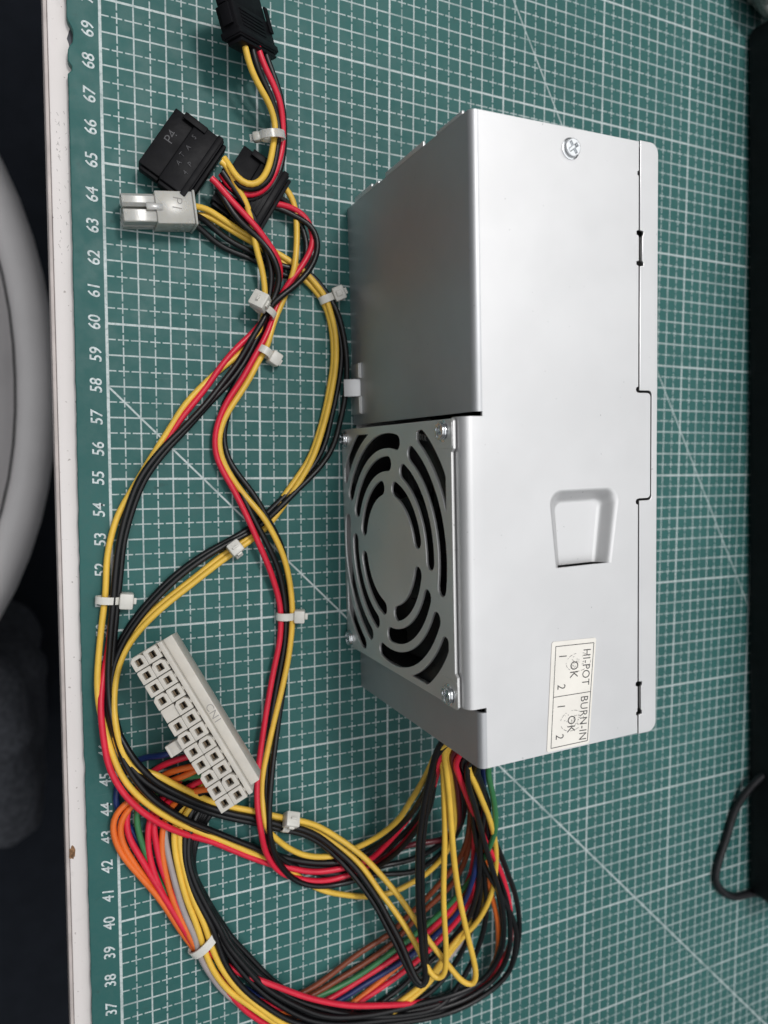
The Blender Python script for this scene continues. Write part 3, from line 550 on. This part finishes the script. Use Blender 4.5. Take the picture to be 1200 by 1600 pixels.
('main','O',0.105,[(2.75,45.78,2.24),(2.92,45.69,1.67),(2.94,45.51,1.29),(1.81,45.28,.8),(1.39,45.02,.5),(.82,44.64,.4),(.36,44.33,.4),(.04,44.14,.4),(-0.17,43.76,.35),(-0.16,43.24,.35),(.07,42.55,.35),(.66,41.61,.35),(1.27,40.68,.37),(1.82,39.62,.4),(2.32,38.71,.35),(3.22,37.31,.2),(4.51,35.89,.13),(5.85,34.95,.12),(7.64,34.1,.12),(9.83,33.44,.12),(12.14,33.05,.15),(13.93,33.4,.25),(14.77,34.49,.5),(14.53,36.46,1.1),(13.54,39.05,1.9),(12.59,41.46,2.7),(11.79,43.64,3.4),(11.18,44.73,3.9),(10.67,46.57,4.6),(10.63,47.87,4.6)]),
('main','N',0.105,[(4.16,36.34,.13),(4.87,35.82,.13),(5.58,35.57,.2),(6.57,35.67,.25),(7.51,36.03,.27),(8.45,36.49,.3),(9.44,36.85,.33),(10.05,37.06,.35),(10.53,37.52,.45),(11.25,38.1,.6),(11.93,39.03,.98),(12.46,39.86,1.3),(12.55,40.91,1.8),(12.32,42.13,2.4),(11.66,43.86,3.3),(11.1,44.91,3.9),(10.57,46.57,4.5),(10.63,47.87,4.6)]),
('main','O',0.105,[(3.13,46.01,2.32),(3.31,45.92,1.76),(3.33,45.74,1.38),(2,45.05,.9),(1.56,44.83,.6),(.91,44.49,.45),(.46,44.18,.4),(.17,43.91,.4),(.03,43.53,.35),(.1,42.92,.35),(.41,42.22,.33),(.87,41.38,.3),(1.44,40.45,.32),(1.98,39.41,.35),(2.48,38.44,.3),(3.34,37.13,.2),(4.58,35.74,.13),(5.85,34.95,.12),(7.64,34.1,.12),(9.83,33.44,.12),(12.14,33.05,.15),(13.93,33.4,.25),(14.77,34.49,.5),(14.53,36.46,1.1),(13.54,39.05,1.9),(12.59,41.46,2.7),(11.79,43.64,3.4),(11.18,44.73,3.9),(10.67,46.57,4.6),(10.63,47.87,4.6)]),
('main','N',0.105,[(4.27,36.11,.13),(4.92,35.63,.13),(5.72,35.27,.13),(6.75,35.34,.15),(7.79,35.65,.17),(9.01,36.05,.2),(10.17,36.64,.33),(10.75,37.16,.4),(11.42,37.81,.6),(12.27,38.61,.9),(12.6,39.8,1.5),(12.67,41.01,1.9),(12.39,42.41,2.5),(11.68,44.09,3.4),(11.18,44.89,3.9),(10.77,46.58,4.4),(10.73,47.88,4.5)]),
('main','G',0.105,[(2.95,45.4,2.36),(3.13,45.31,1.8),(3.14,45.13,1.42),(2.03,44.94,.7),(1.33,44.5,.4),(.75,44.26,.35),(.56,43.9,.35),(.61,43.25,.35),(.77,42.59,.3),(1.09,41.68,.25),(1.54,40.69,.29),(2.15,39.45,.35),(2.72,38.37,.3),(3.68,37.02,.2),(4.87,35.77,.13),(6.1,35.23,.13),(7.04,35.28,.2),(7.99,35.46,.25),(8.97,35.77,.3),(9.91,36.26,.41),(10.76,36.71,.5),(11.98,37.71,.9),(12.75,39.32,1.8),(12.87,40.95,2.8),(12.8,42.12,3.4),(12.43,43.21,3.9),(12.02,44.14,4.3),(11.68,44.85,4.6),(11.48,46.5,5),(11.43,47.9,5)]),
('main','R',0.105,[(2.93,46.4,2.2),(3.1,46.31,1.63),(3.12,46.13,1.25),(1.83,44.71,.6),(1.4,44.18,.35),(1.12,43.83,.3),(.97,43.48,.35),(.92,43,.35),(.95,42.33,.35),(1.12,41.56,.38),(1.37,40.83,.4),(1.82,39.91,.43),(2.3,39.01,.45),(2.71,38.17,.35),(3.27,37,.3),(3.79,36.28,.3),(4.2,35.69,.3),(4.76,35.08,.25),(5.57,34.35,.21),(6.85,33.87,.15),(8.03,34.05,.15),(8.68,34.48,.2),(9.48,34.79,.26),(10.73,35.35,.35),(12.11,36.49,.7),(12.99,37.74,1.1),(13.07,39.37,1.7),(12.76,41.23,2.3),(12.07,43.22,3.1),(11.4,44.58,3.8),(10.97,46.58,4.4),(10.93,47.88,4.4)]),
('main','R',0.105,[(3.33,45.63,2.45),(3.51,45.54,1.88),(3.53,45.36,1.5),(2.04,44.45,.6),(1.54,43.99,.35),(1.25,43.65,.3),(1.1,43.37,.4),(1.16,42.82,.4),(1.29,41.98,.4),(1.52,41.21,.42),(1.87,40.32,.45),(2.41,39.24,.5),(2.97,38.27,.4),(3.88,37.3,.35),(4.75,36.84,.6),(5.45,36.39,.65),(6.08,35.95,.65),(6.78,35.52,.65),(8.08,34.86,.62),(9.33,34.44,.6),(11.1,33.87,.44),(13.24,33.44,.25),(13.98,33.54,.32),(14.71,33.96,.4),(15.27,34.58,.51),(15.5,35.25,.6),(15.16,36.43,1.1),(14.7,37.58,1.7),(14.4,38.41,1.94),(13.83,39.63,2.3),(13.07,40.86,2.72),(12.39,41.94,3.1),(11.84,42.85,3.51),(11.21,43.89,4),(10.57,44.95,4.53),(10.2,45.67,4.9),(10.47,46.77,5.5),(10.63,47.87,5.5)]),
('main','O',0.105,[(3.15,45.01,2.49),(3.33,44.92,1.92),(3.35,44.74,1.55),(2.17,44.36,.7),(1.74,43.91,.4),(1.51,43.55,.35),(1.41,43.19,.4),(1.36,42.42,.4),(1.41,41.92,.42),(1.58,40.99,.45),(1.96,39.81,.48),(2.34,38.89,.5),(2.72,38.04,.3),(3.56,36.77,.2),(4.74,35.51,.15),(6.1,34.67,.12),(7.65,34.29,.12),(8.72,34.59,.12),(9.81,35.12,.15),(10.87,35.84,.3),(12.1,36.97,.7),(12.79,38.63,1.5),(12.94,40.05,1.8),(12.48,41.89,2.5),(11.86,43.55,3.2),(11.36,44.55,3.7),(10.87,46.58,4.2),(10.83,47.88,4.3)]),
('main','K',0.105,[(3.54,45.24,2.57),(3.71,45.15,2.01),(3.73,44.97,1.63),(2.34,44.21,.7),(1.91,43.78,.4),(1.66,43.38,.3),(1.57,42.91,.3),(1.63,42.31,.3),(1.76,41.55,.3),(2,40.58,.32),(2.39,39.43,.35),(2.88,38.35,.3),(3.8,36.94,.2),(4.99,35.54,.13),(6.6,34.38,.13),(8.68,33.69,.2),(10.88,33.49,.3),(12.91,33.46,.4),(14.11,34.12,.7),(14.67,35.32,1.1),(14.57,36.69,1.5),(14.09,38.18,2),(13.18,40.07,2.7),(12.28,41.87,3.4),(11.41,43.59,4.2),(10.71,44.99,4.8),(10.67,46.67,5),(10.63,47.87,5)]),
('main','W',0.105,[(2.14,46.95,1.86),(2.31,46.86,1.3),(2.33,46.67,.92),(2.6,44.69,.5),(2.15,44.19,.3),(1.68,43.72,.25),(1.46,43.22,.35),(1.51,42.52,.4),(1.73,41.32,.5),(2.03,40.12,.53),(2.4,39.09,.55),(2.53,38.44,.5),(2.98,37.42,.4),(3.44,36.64,.31),(3.78,36.2,.25),(4.51,35.32,.13),(5.6,34.54,.13),(7.64,33.9,.12),(9.83,33.84,.12),(11.51,34.44,.2),(12.92,35.79,.6),(13.41,37.58,1.1),(13.16,39.56,1.7),(12.7,41.5,2.3),(11.98,43.48,3.1),(11.41,44.54,3.7),(11.07,46.59,4.2),(11.03,47.89,4.2)]),
('main','Y',0.105,[(1.73,47.72,1.61),(1.91,47.63,1.05),(1.92,47.45,.67),(2.72,44.57,.5),(2.41,44.07,.3),(1.99,43.68,.3),(1.77,42.96,.4),(1.79,42.3,.46),(1.86,41.81,.5),(2.09,40.69,.55),(2.46,39.54,.6),(2.7,38.61,.55),(2.98,37.78,.53),(3.54,36.81,.5),(4.3,35.97,.47),(5.06,35.17,.45),(6.02,34.27,.35),(7.61,33.44,.2),(9.23,33.53,.2),(10.28,33.98,.3),(11.19,34.51,.47),(11.79,35.03,.6),(12.35,36.08,.9),(13.02,36.74,1.01),(13.53,37.33,1.1),(13.6,38.37,1.4),(13.35,39.88,1.9),(12.92,41.37,2.4),(12.21,43.08,3.1),(11.59,44.25,3.63),(11.21,44.82,3.9),(10.77,46.58,4.8),(10.73,47.88,4.8)]),
('main','Y',0.105,[(2.11,47.95,1.7),(2.29,47.86,1.13),(2.31,47.68,.75),(2.85,44.37,.5),(2.57,43.9,.35),(2.17,43.53,.35),(1.93,42.88,.45),(1.96,42.29,.5),(2.05,41.72,.55),(2.3,40.66,.6),(2.71,39.55,.65),(2.93,38.71,.6),(3.31,37.72,.58),(3.9,36.73,.55),(4.69,35.79,.52),(5.44,34.98,.5),(6.51,34.14,.39),(8.12,33.44,.25),(9.74,33.59,.3),(10.83,34.06,.4),(11.67,34.66,.55),(12.26,35.5,.7),(12.8,36.45,1.04),(13.29,37.06,1.3),(13.56,37.83,1.61),(13.67,38.63,1.9),(13.46,40.16,2.5),(13.15,41.19,2.9),(12.44,42.57,3.6),(11.69,43.77,4.2),(11.1,44.73,4.59),(10.67,45.46,4.9),(10.97,46.78,5.5),(10.93,47.88,5.5)]),
('main','K',0.105,[(1.3,49.5,1.19),(1.48,49.41,.63),(1.49,49.23,.25),(2.98,44.38,.3),(2.64,43.87,.2),(2.2,43.2,.4),(2.08,42.28,.55),(2.22,41.25,.6),(2.55,40.35,.65),(2.97,39.39,.7),(3.15,38.73,.65),(3.43,37.86,.63),(4.07,36.76,.6),(4.9,35.79,.55),(5.85,34.89,.5),(7,34.21,.46),(8.87,33.58,.4),(11.47,33.09,.47),(12.61,33.01,.5),(13.56,33.16,.6),(14.52,33.52,.7),(15.17,34.16,.91),(15.41,35.02,1.1),(15.42,36.01,1.34),(15.21,37.12,1.6),(14.8,38.28,1.89),(14.2,39.49,2.2),(13.58,40.65,2.53),(13.01,41.59,2.8),(12.3,42.6,3.27),(11.6,43.69,3.8),(11.01,44.76,4.35),(10.48,45.58,4.8),(10.67,46.77,5.8),(10.73,47.88,5.8)]),
('main','K',0.105,[(1.5,49.11,1.32),(1.68,49.02,.75),(1.7,48.84,.38),(3.02,44.25,.3),(2.68,43.75,.2),(2.27,43.01,.25),(2.14,42.08,.4),(2.33,41.08,.45),(2.71,40.14,.47),(3.14,39.18,.5),(3.31,38.64,.5),(3.8,37.71,.5),(4.56,36.59,.5),(5.45,35.61,.48),(6.67,34.59,.45),(8.06,33.96,.4),(9.72,33.53,.35),(11.43,33.18,.38),(12.91,33.01,.4),(13.96,33.23,.56),(14.81,33.62,.7),(15.26,34.37,.97),(15.3,35.26,1.2),(15.23,36.19,1.42),(14.93,37,1.6),(14.22,38.19,1.94),(13.67,39.05,2.2),(13.03,40,2.48),(12.48,41.04,2.8),(12.06,42.05,3.18),(11.68,43.11,3.6),(11.35,43.99,4.03),(10.76,45.13,4.6),(10.77,46.78,5.3),(10.73,47.88,5.3)]),
('main','K',0.105,[(1.71,48.72,1.44),(1.88,48.63,.88),(1.9,48.45,.5),(3.11,44.12,.3),(2.77,43.62,.2),(2.32,42.98,.45),(2.19,42.05,.6),(2.41,41.12,.65),(2.83,40.11,.68),(3.25,39.2,.7),(3.42,38.72,.65),(4.03,37.73,.63),(4.8,36.63,.6),(5.83,35.65,.58),(7.2,34.66,.55),(8.55,34.2,.52),(9.65,33.98,.5),(11.36,33.83,.5),(12.6,33.73,.5),(13.54,33.87,.61),(14.26,34.16,.7),(14.57,34.68,.84),(14.74,35.43,1),(14.7,36.36,1.23),(14.4,37.49,1.5),(14.05,38.52,1.78),(13.45,40.01,2.2),(12.78,41.43,2.71),(12.24,42.46,3.1),(11.52,43.75,3.8),(10.82,44.97,4.5),(10.57,46.77,5.9),(10.53,47.87,5.9)]),
('main','K',0.105,[(1.91,48.34,1.57),(2.09,48.25,1),(2.1,48.07,.63),(3.15,44,.3),(2.81,43.49,.2),(2.4,42.75,.25),(2.27,41.82,.4),(2.52,40.84,.4),(2.98,39.85,.46),(3.41,39.06,.5),(3.54,38.69,.5),(4.12,37.76,.46),(4.95,36.65,.4),(5.89,35.71,.4),(7.54,34.65,.4),(9.14,33.91,.4),(10.83,33.44,.4),(12.06,33.31,.4),(12.66,33.59,.4),(13.07,34.13,.53),(13.48,34.95,.7),(13.71,35.83,.95),(13.81,36.8,1.2),(13.66,37.96,1.56),(13.46,38.75,1.8),(13.14,39.8,2.15),(12.73,40.84,2.5),(12.16,42.26,3.15),(11.68,43.6,3.8),(11.31,44.52,4.3),(11.04,45.08,4.6),(11.07,46.69,5.5),(11.03,47.89,5.5)]),
('main','K',0.105,[(2.32,47.56,1.82),(2.49,47.47,1.25),(2.51,47.29,.88),(3.24,43.82,.3),(2.9,43.31,.2),(2.49,42.55,.2),(2.39,41.53,.2),(2.65,40.61,.25),(3.12,39.64,.28),(3.52,38.95,.3),(3.68,38.65,.3),(4.38,37.65,.25),(5.2,36.51,.2),(6.2,35.52,.2),(7.88,34.58,.2),(9.78,33.93,.23),(11.2,33.76,.25),(12.09,34.19,.34),(12.65,34.7,.4),(12.99,35.43,.64),(13.25,36.34,.9),(13.35,37.34,1.26),(13.33,38.34,1.6),(13.12,39.31,1.95),(12.73,40.53,2.4),(12.24,41.92,2.98),(11.72,43.55,3.7),(11.13,44.8,4.5),(10.97,46.68,5.9),(10.93,47.88,5.9)]),
('main','K',0.105,[(1.93,47.33,1.74),(2.11,47.24,1.17),(2.13,47.06,.79),(3.28,43.63,.3),(2.94,43.12,.2),(2.53,42.35,.2),(2.44,41.29,.12),(2.78,40.41,.15),(3.21,39.49,.18),(3.56,38.88,.2),(3.74,38.45,.2),(4.35,37.47,.16),(5,36.52,.12),(5.98,35.46,.12),(7.65,34.29,.12),(8.98,33.94,.14),(9.81,34.19,.15),(10.64,34.58,.2),(11.16,35.03,.3),(12.22,35.79,.5),(12.99,37.15,1.1),(12.95,38.99,2),(12.54,40.78,2.8),(12.22,42.1,3.36),(11.93,43.52,4),(11.49,44.49,4.46),(11.09,45.17,4.8),(11.17,46.69,5.6),(11.13,47.89,5.6)]),
('main','K',0.105,[(1.53,48.11,1.49),(1.7,48.02,.92),(1.72,47.84,.54),(3.2,43.92,.3),(2.86,43.41,.2),(2.45,42.65,.2),(2.34,41.66,.25),(2.58,40.7,.3),(3.01,39.61,.3),(3.4,38.61,.3),(3.94,37.68,.3),(4.71,36.48,.3),(5.8,35.43,.28),(7.33,34.27,.25),(9.48,33.56,.27),(11.76,33.2,.3),(13.45,33.37,.52),(14.65,33.96,.7),(15.06,35.21,1.1),(14.85,36.61,1.5),(14.4,38.17,1.89),(13.68,39.75,2.3),(12.88,41.36,2.87),(12.47,42.5,3.3),(12.32,43.15,3.7),(11.74,44.17,4.2),(11.09,45.15,4.8),(11.27,46.69,5.3),(11.23,47.89,5.3)]),
]
cab = {
 'main': empty('main_cable', (9.5*S, (46-Y0)*S, 0), label='many coloured wires running to the wide white connector with two rows of sockets', category='cable'),
 'cpu': empty('processor_cable', (9.5*S, (46-Y0)*S, 0), label='yellow and black wires ending in the small square white plug marked P1', category='cable'),
 'sata': empty('drive_cable', (9.5*S, (46-Y0)*S, 0), label='yellow red and black wires ending in three flat black plugs', category='cable')}
def under(o, par):              # keep world-space mesh data under an Empty that stands elsewhere
    o.parent = par; o.matrix_parent_inverse = Matrix.Translation(par.location).inverted()
    return o
for h, c, r, pts in WIRES:
    o = link('wire', tube('wire', [(x, y_-Y0, z) for x, y_, z in pts], r*1.02), M['wire'+c])
    under(o, cab[h])

# --- 24 pin connector
CR = Matrix(((0.84458, -0.44736, -0.29419, 0), (0.50322, 0.85091, 0.15076, 0), (0.18289, -0.27537, 0.94378, 0), (0, 0, 0, 1)))
CM = TR((0.5175, 49.472-Y0, 2.3849)) @ CR
P = .455
con = under(link('wide_connector', boxes('wide_connector', [(-.23, P+.26, -11*P-.24, .24, -1.45, -.55)], .03, CM), M['nylon'], label='wide white connector with two rows of twelve square sockets'), cab['main'])
def sub(name, me, mat, par): return link(name, me, mat, par)
for c_ in (0, 1):
    for r_ in range(12):
        cx, cy = P*c_, -P*r_
        k = (c_*7 + r_*5) % 3; ch = .10 if k == 0 else .03
        h = .2235
        o4 = [(cx-h, cy-h+ .01), (cx+h-.0, cy-h+.01), (cx+h, cy+h-ch-.01), (cx+h-ch, cy+h-.01), (cx-h+ch, cy+h-.01), (cx-h, cy+h-ch-.01)]
        blank = (c_ == 0 and r_ == 4)
        hs = [] if blank else [rrect(cx-.105, cx+.105, cy-.105, cy+.105, .02, 2)]
        sk = sub('socket', plate('socket', o4, hs, .60, .015, CM @ TR((0, 0, -.30 - (.06 if blank else 0)))), M['nylon'], con)
        if not blank:
            sub('contact', boxes('contact', [(cx-.10, cx-.04, cy-.09, cy+.09, -.62, -.22), (cx+.04, cx+.10, cy-.09, cy+.09, -.62, -.22)], 0, CM), M['socket_metal'], con)
sub('side_wall', boxes('side_wall', [(P+.262, P+.42, -11*P-.22, .22, -1.45, -.10)], .03, CM), M['nylon'], con)
sub('outer_rail', boxes('outer_rail', [(P+.422, P+.74, -11*P-.05, .22, -1.45, -.33)], .03, CM), M['nylon'], con)
for r_ in range(12):
    sub('rib', boxes('rib', [(P+.21, P+.262, -P*r_-.06, -P*r_+.06, -.55, -.14)], .01, CM), M['nylon'], con)
sub('latch', boxes('latch', [(-.62, -.22, -6.62*P, -5.75*P, -.75, -.25), (-.70, -.60, -6.62*P, -5.75*P, -.55, -.25)], .03, CM), M['nylon'], con)
sub('moulded_mark', lettering('moulded_mark', 'CN1', .34, CM @ TR((P+.575, -5.6*P, -.327)) @ RZ(-90), off=-.004), M['mould_grey'], con)

# --- four pin plug P1 (local x along the plug, open end at -x)
PM = TR((1.60, 63.55-Y0, .0)) @ RZ(7)
pl = under(link('square_plug', boxes('square_plug', [(-.15, 1.02, -.50, .50, .06, 1.06), (1.02, 1.10, -.54, .54, .03, 1.12)], .035, PM), M['nylon_clear'], label='small square white plug marked P1'), cab['cpu'])
My = Matrix(((0, 0, 1, 0), (1, 0, 0, 0), (0, 1, 0, 0), (0, 0, 0, 1)))     # (y,z,x)
for i, (yy, zz) in enumerate(((-.24, .32), (.24, .32), (-.24, .80), (.24, .80))):
    hh = .195; ch = .10 if i in (0, 3) else .03
    o4 = [(yy-hh, zz-hh), (yy+hh, zz-hh), (yy+hh, zz+hh-ch), (yy+hh-ch, zz+hh), (yy-hh+ch, zz+hh), (yy-hh, zz+hh-ch)]
    L_ = 1.0 if i != 1 else .92
    sub('socket', plate('socket', o4, [rrect(yy-.13, yy+.13, zz-.13, zz+.13, .02, 2)], L_, .015, PM @ TR((-.15-L_/2, 0, 0)) @ My), M['nylon_clear'], pl)
sub('latch', boxes('latch', [(-.45, .05, -.10, .10, 1.062, 1.10)], .015, PM), M['nylon_clear'], pl)
sub('moulded_mark', lettering('moulded_mark', 'P1', .46, PM @ TR((.50, .10, 1.068)) @ RZ(-100), off=-.008), M['mould_grey'], pl)

# --- flat black drive plugs: local x = towards the wires, y across, z up
def sata(Mx, lab_, mark=None):
    body = under(link('drive_plug', boxes('drive_plug', [(-.05, .95, -1.16, 1.16, -.33, .30)], .05, Mx), M['black_plastic'], label=lab_), cab['sata'])
    sub('mating_shell', boxes('mating_shell', [(-.78, -.052, -1.10, 1.10, -.26, .22), (-.70, -.052, -1.22, -1.102, -.16, .12), (-.40, -.052, 1.102, 1.24, -.2, .16)], .03, Mx), M['black_plastic'], body)
    sub('rear_cap', boxes('rear_cap', [(.70, .90, -1.20, 1.20, -.38, .34), (.955, 1.08, -1.08, 1.08, -.28, .26)], .04, Mx), M['black_plastic'], body)
    sub('latch', boxes('latch', [(-.45, .35, .92, 1.14, .303, .37), (.0, .60, -1.28, -1.165, -.15, .2)], .02, Mx), M['black_plastic'], body)
    for k in range(0 if mark else 5):
        sub('ridge', boxes('ridge', [(.08 + .115*k, .13 + .115*k, -.80, .62, .295, .325)], .008, Mx), M['black_plastic'], body)
    if mark:
        sub('scratched_mark', lettering('scratched_mark', mark, .42, Mx @ TR((-.42, .20, .224)) @ RZ(92), off=-.003), M['scratch_grey'], body)
        rr = random.Random(4)
        for s_, x_, y_ in (('S', .15, .62), ('A', .18, .22), ('T', .15, -.1), ('A', .2, -.38), ('P', .5, -.2), ('4', .52, -.52)):
            sub('scratched_mark', lettering('scratched_mark', s_, .22, Mx @ TR((x_, y_, .329)) @ RZ(85 + rr.uniform(-8, 8)), off=-.002), M['scratch_grey'], body)
    return body
ax = math.degrees(math.atan2(-.52, .85))
sata(TR((2.24, 65.42-Y0, .66)) @ RZ(ax-1) @ RY(-6), 'flat black plug with P4 scratched on it', 'P4')
sata(TR((4.52, 64.75-Y0, .42)) @ RZ(ax+1) @ RY(-3), 'flat black plug half hidden under the wires')
sata(TR((4.22, 69.75-Y0, 1.35)) @ RZ(-73) @ RX(-42), 'flat ridged black plug cut off by the top of the picture')

# --- cable ties
def tie(loc, yaw, ry, rz, head, label, width=.26, tail=.35, tilt=0, hs=.42, mat='tie'):
    hs *= 1.0
    """bundle runs along local x; band in the y-z plane; head sits at angle head (deg) round the band"""
    x, y_, z = loc
    t = empty('cable_tie', (x*S, (y_-Y0)*S, z*S), math.radians(yaw), label=label, category='cable tie', group='nylon ties round the cables')
    vs, fs = [], []; n = 28; th = .045
    for k in range(n):
        a = 2*math.pi*k/n; c, s_ = math.cos(a), math.sin(a)
        for rr in (0, th):
            for xx in (-width/2, width/2): vs.append((xx, (ry+rr)*c, (rz+rr)*s_))
    for k in range(n):
        a, b_ = 4*k, 4*((k+1) % n)
        fs += [(a, b_, b_+1, a+1), (a+2, a+3, b_+3, b_+2), (a, a+2, b_+2, b_), (a+1, b_+1, b_+3, a+3)]
    me = autosmooth(pyd('band', vs, fs, RX(tilt)), 50); link('band', me, M[mat], t)
    if hs > 0:
        a = math.radians(head); px, pz = (ry+hs*.45)*math.cos(a), (rz+hs*.45)*math.sin(a)
        Hm = RX(tilt) @ TR((0, px, pz)) @ RX(head-90)
        link('head', boxes('head', [(-hs*.5, hs*.5, -hs*.5, hs*.5, -hs*.42, hs*.42)], .06, Hm), M[mat], t)
        link('tail', boxes('tail', [(-width*.42, width*.42, -.03, .03, hs*.42, hs*.42+.10)], .01, Hm), M[mat], t)
        if tail: link('tail', boxes('tail', [(-hs*.2, hs*.2, -hs*.5-.06, -hs*.5+.02, -hs*.2, hs*.2)], .02, Hm), M[mat], t)
    return t
tie((5.20, 66.35, 1.1), -80, .40, .24, 200, 'clear tie just below the plug at the top edge', hs=.30, mat='nylon_clear')
tie((5.05, 60.78, .47), 60, .40, .34, 60, 'chunky tie with cube head where the drive wires meet below the plugs', hs=.56, width=.22)
tie((5.08, 59.38, .36), 60, .22, .24, 185, 'tie on the red and yellow wires just below the cube headed one', hs=.46)
tie((7.42, 61.42, .27), -65, .26, .19, 20, 'tie on the yellow and black wires beside the steel box', hs=.50)
tie((4.02, 52.50, .25), 35, .25, .19, 70, 'tie near the crossing of the cables in the middle of the mat', hs=.46)
tie((-.18, 51.09, .28), 84, .34, .20, 176, 'tie covering the 51 mark beside the scale numbers', hs=.52, width=.24)
tie((5.80, 50.05, .30), 88, .30, .22, 160, 'tie on the red and yellow wires beside the fan grille', hs=.46)
tie((5.66, 42.55, .62), -18, .27, .22, 55, 'tie with blocky head below the wide white connector', hs=.52)
tie((2.73, 38.80, .42), -52, .56, .34, 90, 'wide plain tie round the thick coloured bundle', hs=0, width=.30)

# ------------------------------------------------------------------ black bar, thin cable and cloth on the far right
bar = empty('plastic_bar', (31.6*S, (54-Y0)*S, 0), math.radians(3.05), label='long black plastic bar lying along the far edge of the mat', category='bar')
link('bar_body', boxes('bar_body', [(-2.05, 4.2, -20.6, 21.9, .05, 3.0)], .35, None, 4), M['bar'], bar)
link('bar_ridge', boxes('bar_ridge', [(-1.2, -1.0, -20.2, 20.1, 2.98, 3.06), (-.2, .0, -20.2, 20.1, 2.98, 3.06)], .03), M['bar'], bar)
link('thin_cable', tube('thin_cable', [(34.5, 43.3-Y0, 2.2), (32.6, 41.9-Y0, 1.8), (31.2, 40.7-Y0, 1.3), (30.05, 39.6-Y0, .7), (29.35, 38.25-Y0, .25), (28.80, 36.75-Y0, .18), (28.25, 35.5-Y0, .18), (28.12, 34.7-Y0, .18), (28.7, 33.92-Y0, .18), (29.6, 33.45-Y0, .18), (30.7, 33.35-Y0, .18), (31.6, 33.1-Y0, .18), (32.6, 32.3-Y0, .18), (34.2, 31.6-Y0, .19)], .185), M['cable_black'],
     label='thin black cable looping out beside the long black bar', category='cable')
bm = bmesh.new(); bmesh.ops.create_icosphere(bm, subdivisions=5, radius=1.0)
for v in bm.verts:
    p = v.co.copy(); d = 1 + .25*noise.noise(p*1.8) + .10*noise.noise(p*5) + .04*noise.noise(p*13)
    v.co = Vector((p.x*1.75, p.y*1.8, p.z*1.1 + .3))*d
    v.co.z = max(v.co.z, -.85)
bm.transform(TR((28.95, 77.85-Y0, .86))); bm.transform(Matrix.Scale(S, 4))
me = bpy.data.meshes.new('rag'); bm.to_mesh(me); bm.free()
link('rag', me, M['rag'], None, True, label='rumpled grey cloth in the top corner behind the black bar', category='cloth')

# ------------------------------------------------------------------ below the desk edge
ch = empty('chair', (-26*S, (61-Y0)*S, -72*S), 0, label='grey padded chair seat showing below the desk edge', category='chair')
vs, fs = [], []; n = 72
prf0 = [(.905, -.6), (.915, .15), (.93, .38), (.95, .36), (.97, .05), (.985, -.6), (1.0, -1.8), (1.0, -3.2), (.985, -4.2), (.95, -5)]
prf1 = [(.001, 1.3), (.5, 1.2), (.78, .8), (.86, .35), (.89, -.05), (.90, -.4)]
for nm, prf, mt in (('seat_rim', prf0, M['seat']), ('cushion', prf1, M['cushion'])):
    vs, fs = [], []
    for (rr, z) in prf:
        for k in range(n):
            a = 2*math.pi*k/n; q = 1/(abs(math.cos(a))**2.2 + abs(math.sin(a))**2.2)**(1/2.2)
            vs.append((25*rr*q*math.cos(a), 27.5*rr*q*math.sin(a), 44 + z + .10*math.sin(a*9+rr*7)*rr))
    for i in range(1, len(prf)):
        for k in range(n): fs.append(((i-1)*n+k, (i-1)*n+(k+1) % n, i*n+(k+1) % n, i*n+k))
    link(nm, autosmooth(pyd(nm, vs, fs), 60), mt, ch)
link('column', lathe('column', [(2.6, 0), (2.6, 39)], 20), M['bar'], ch)
link('foot', boxes('foot', [(-26, 26, -2.5, 2.5, 1, 4), (-2.5, 2.5, -26, -2.6, 1, 4), (-2.5, 2.5, 2.6, 26, 1, 4)], .6), M['bar'], ch)
bm = bmesh.new(); bmesh.ops.create_cube(bm, size=2.0); bmesh.ops.subdivide_edges(bm, edges=bm.edges[:], cuts=18, use_grid_fill=True)
for v in bm.verts:
    p = v.co; l = (abs(p.x)**6+abs(p.y)**6+abs(p.z)**6)**(1/6); p = p/l
    f = 1 + .07*noise.noise(p*2.2) + .03*noise.noise(p*6)
    v.co = Vector((p.x*12*f, p.y*9*f, p.z*16*f - .8*max(0, 1-abs(p.x*.8+p.y*.6+.1)*7)*(p.z > .5)))
bm.transform(TR((-14.6, 31-Y0, -56))); bm.transform(Matrix.Scale(S, 4))
me = bpy.data.meshes.new('bag'); bm.to_mesh(me); bm.free()
link('bag', me, M['bag'], None, True, label='dark cloth bag standing on the floor below the desk edge', category='bag')
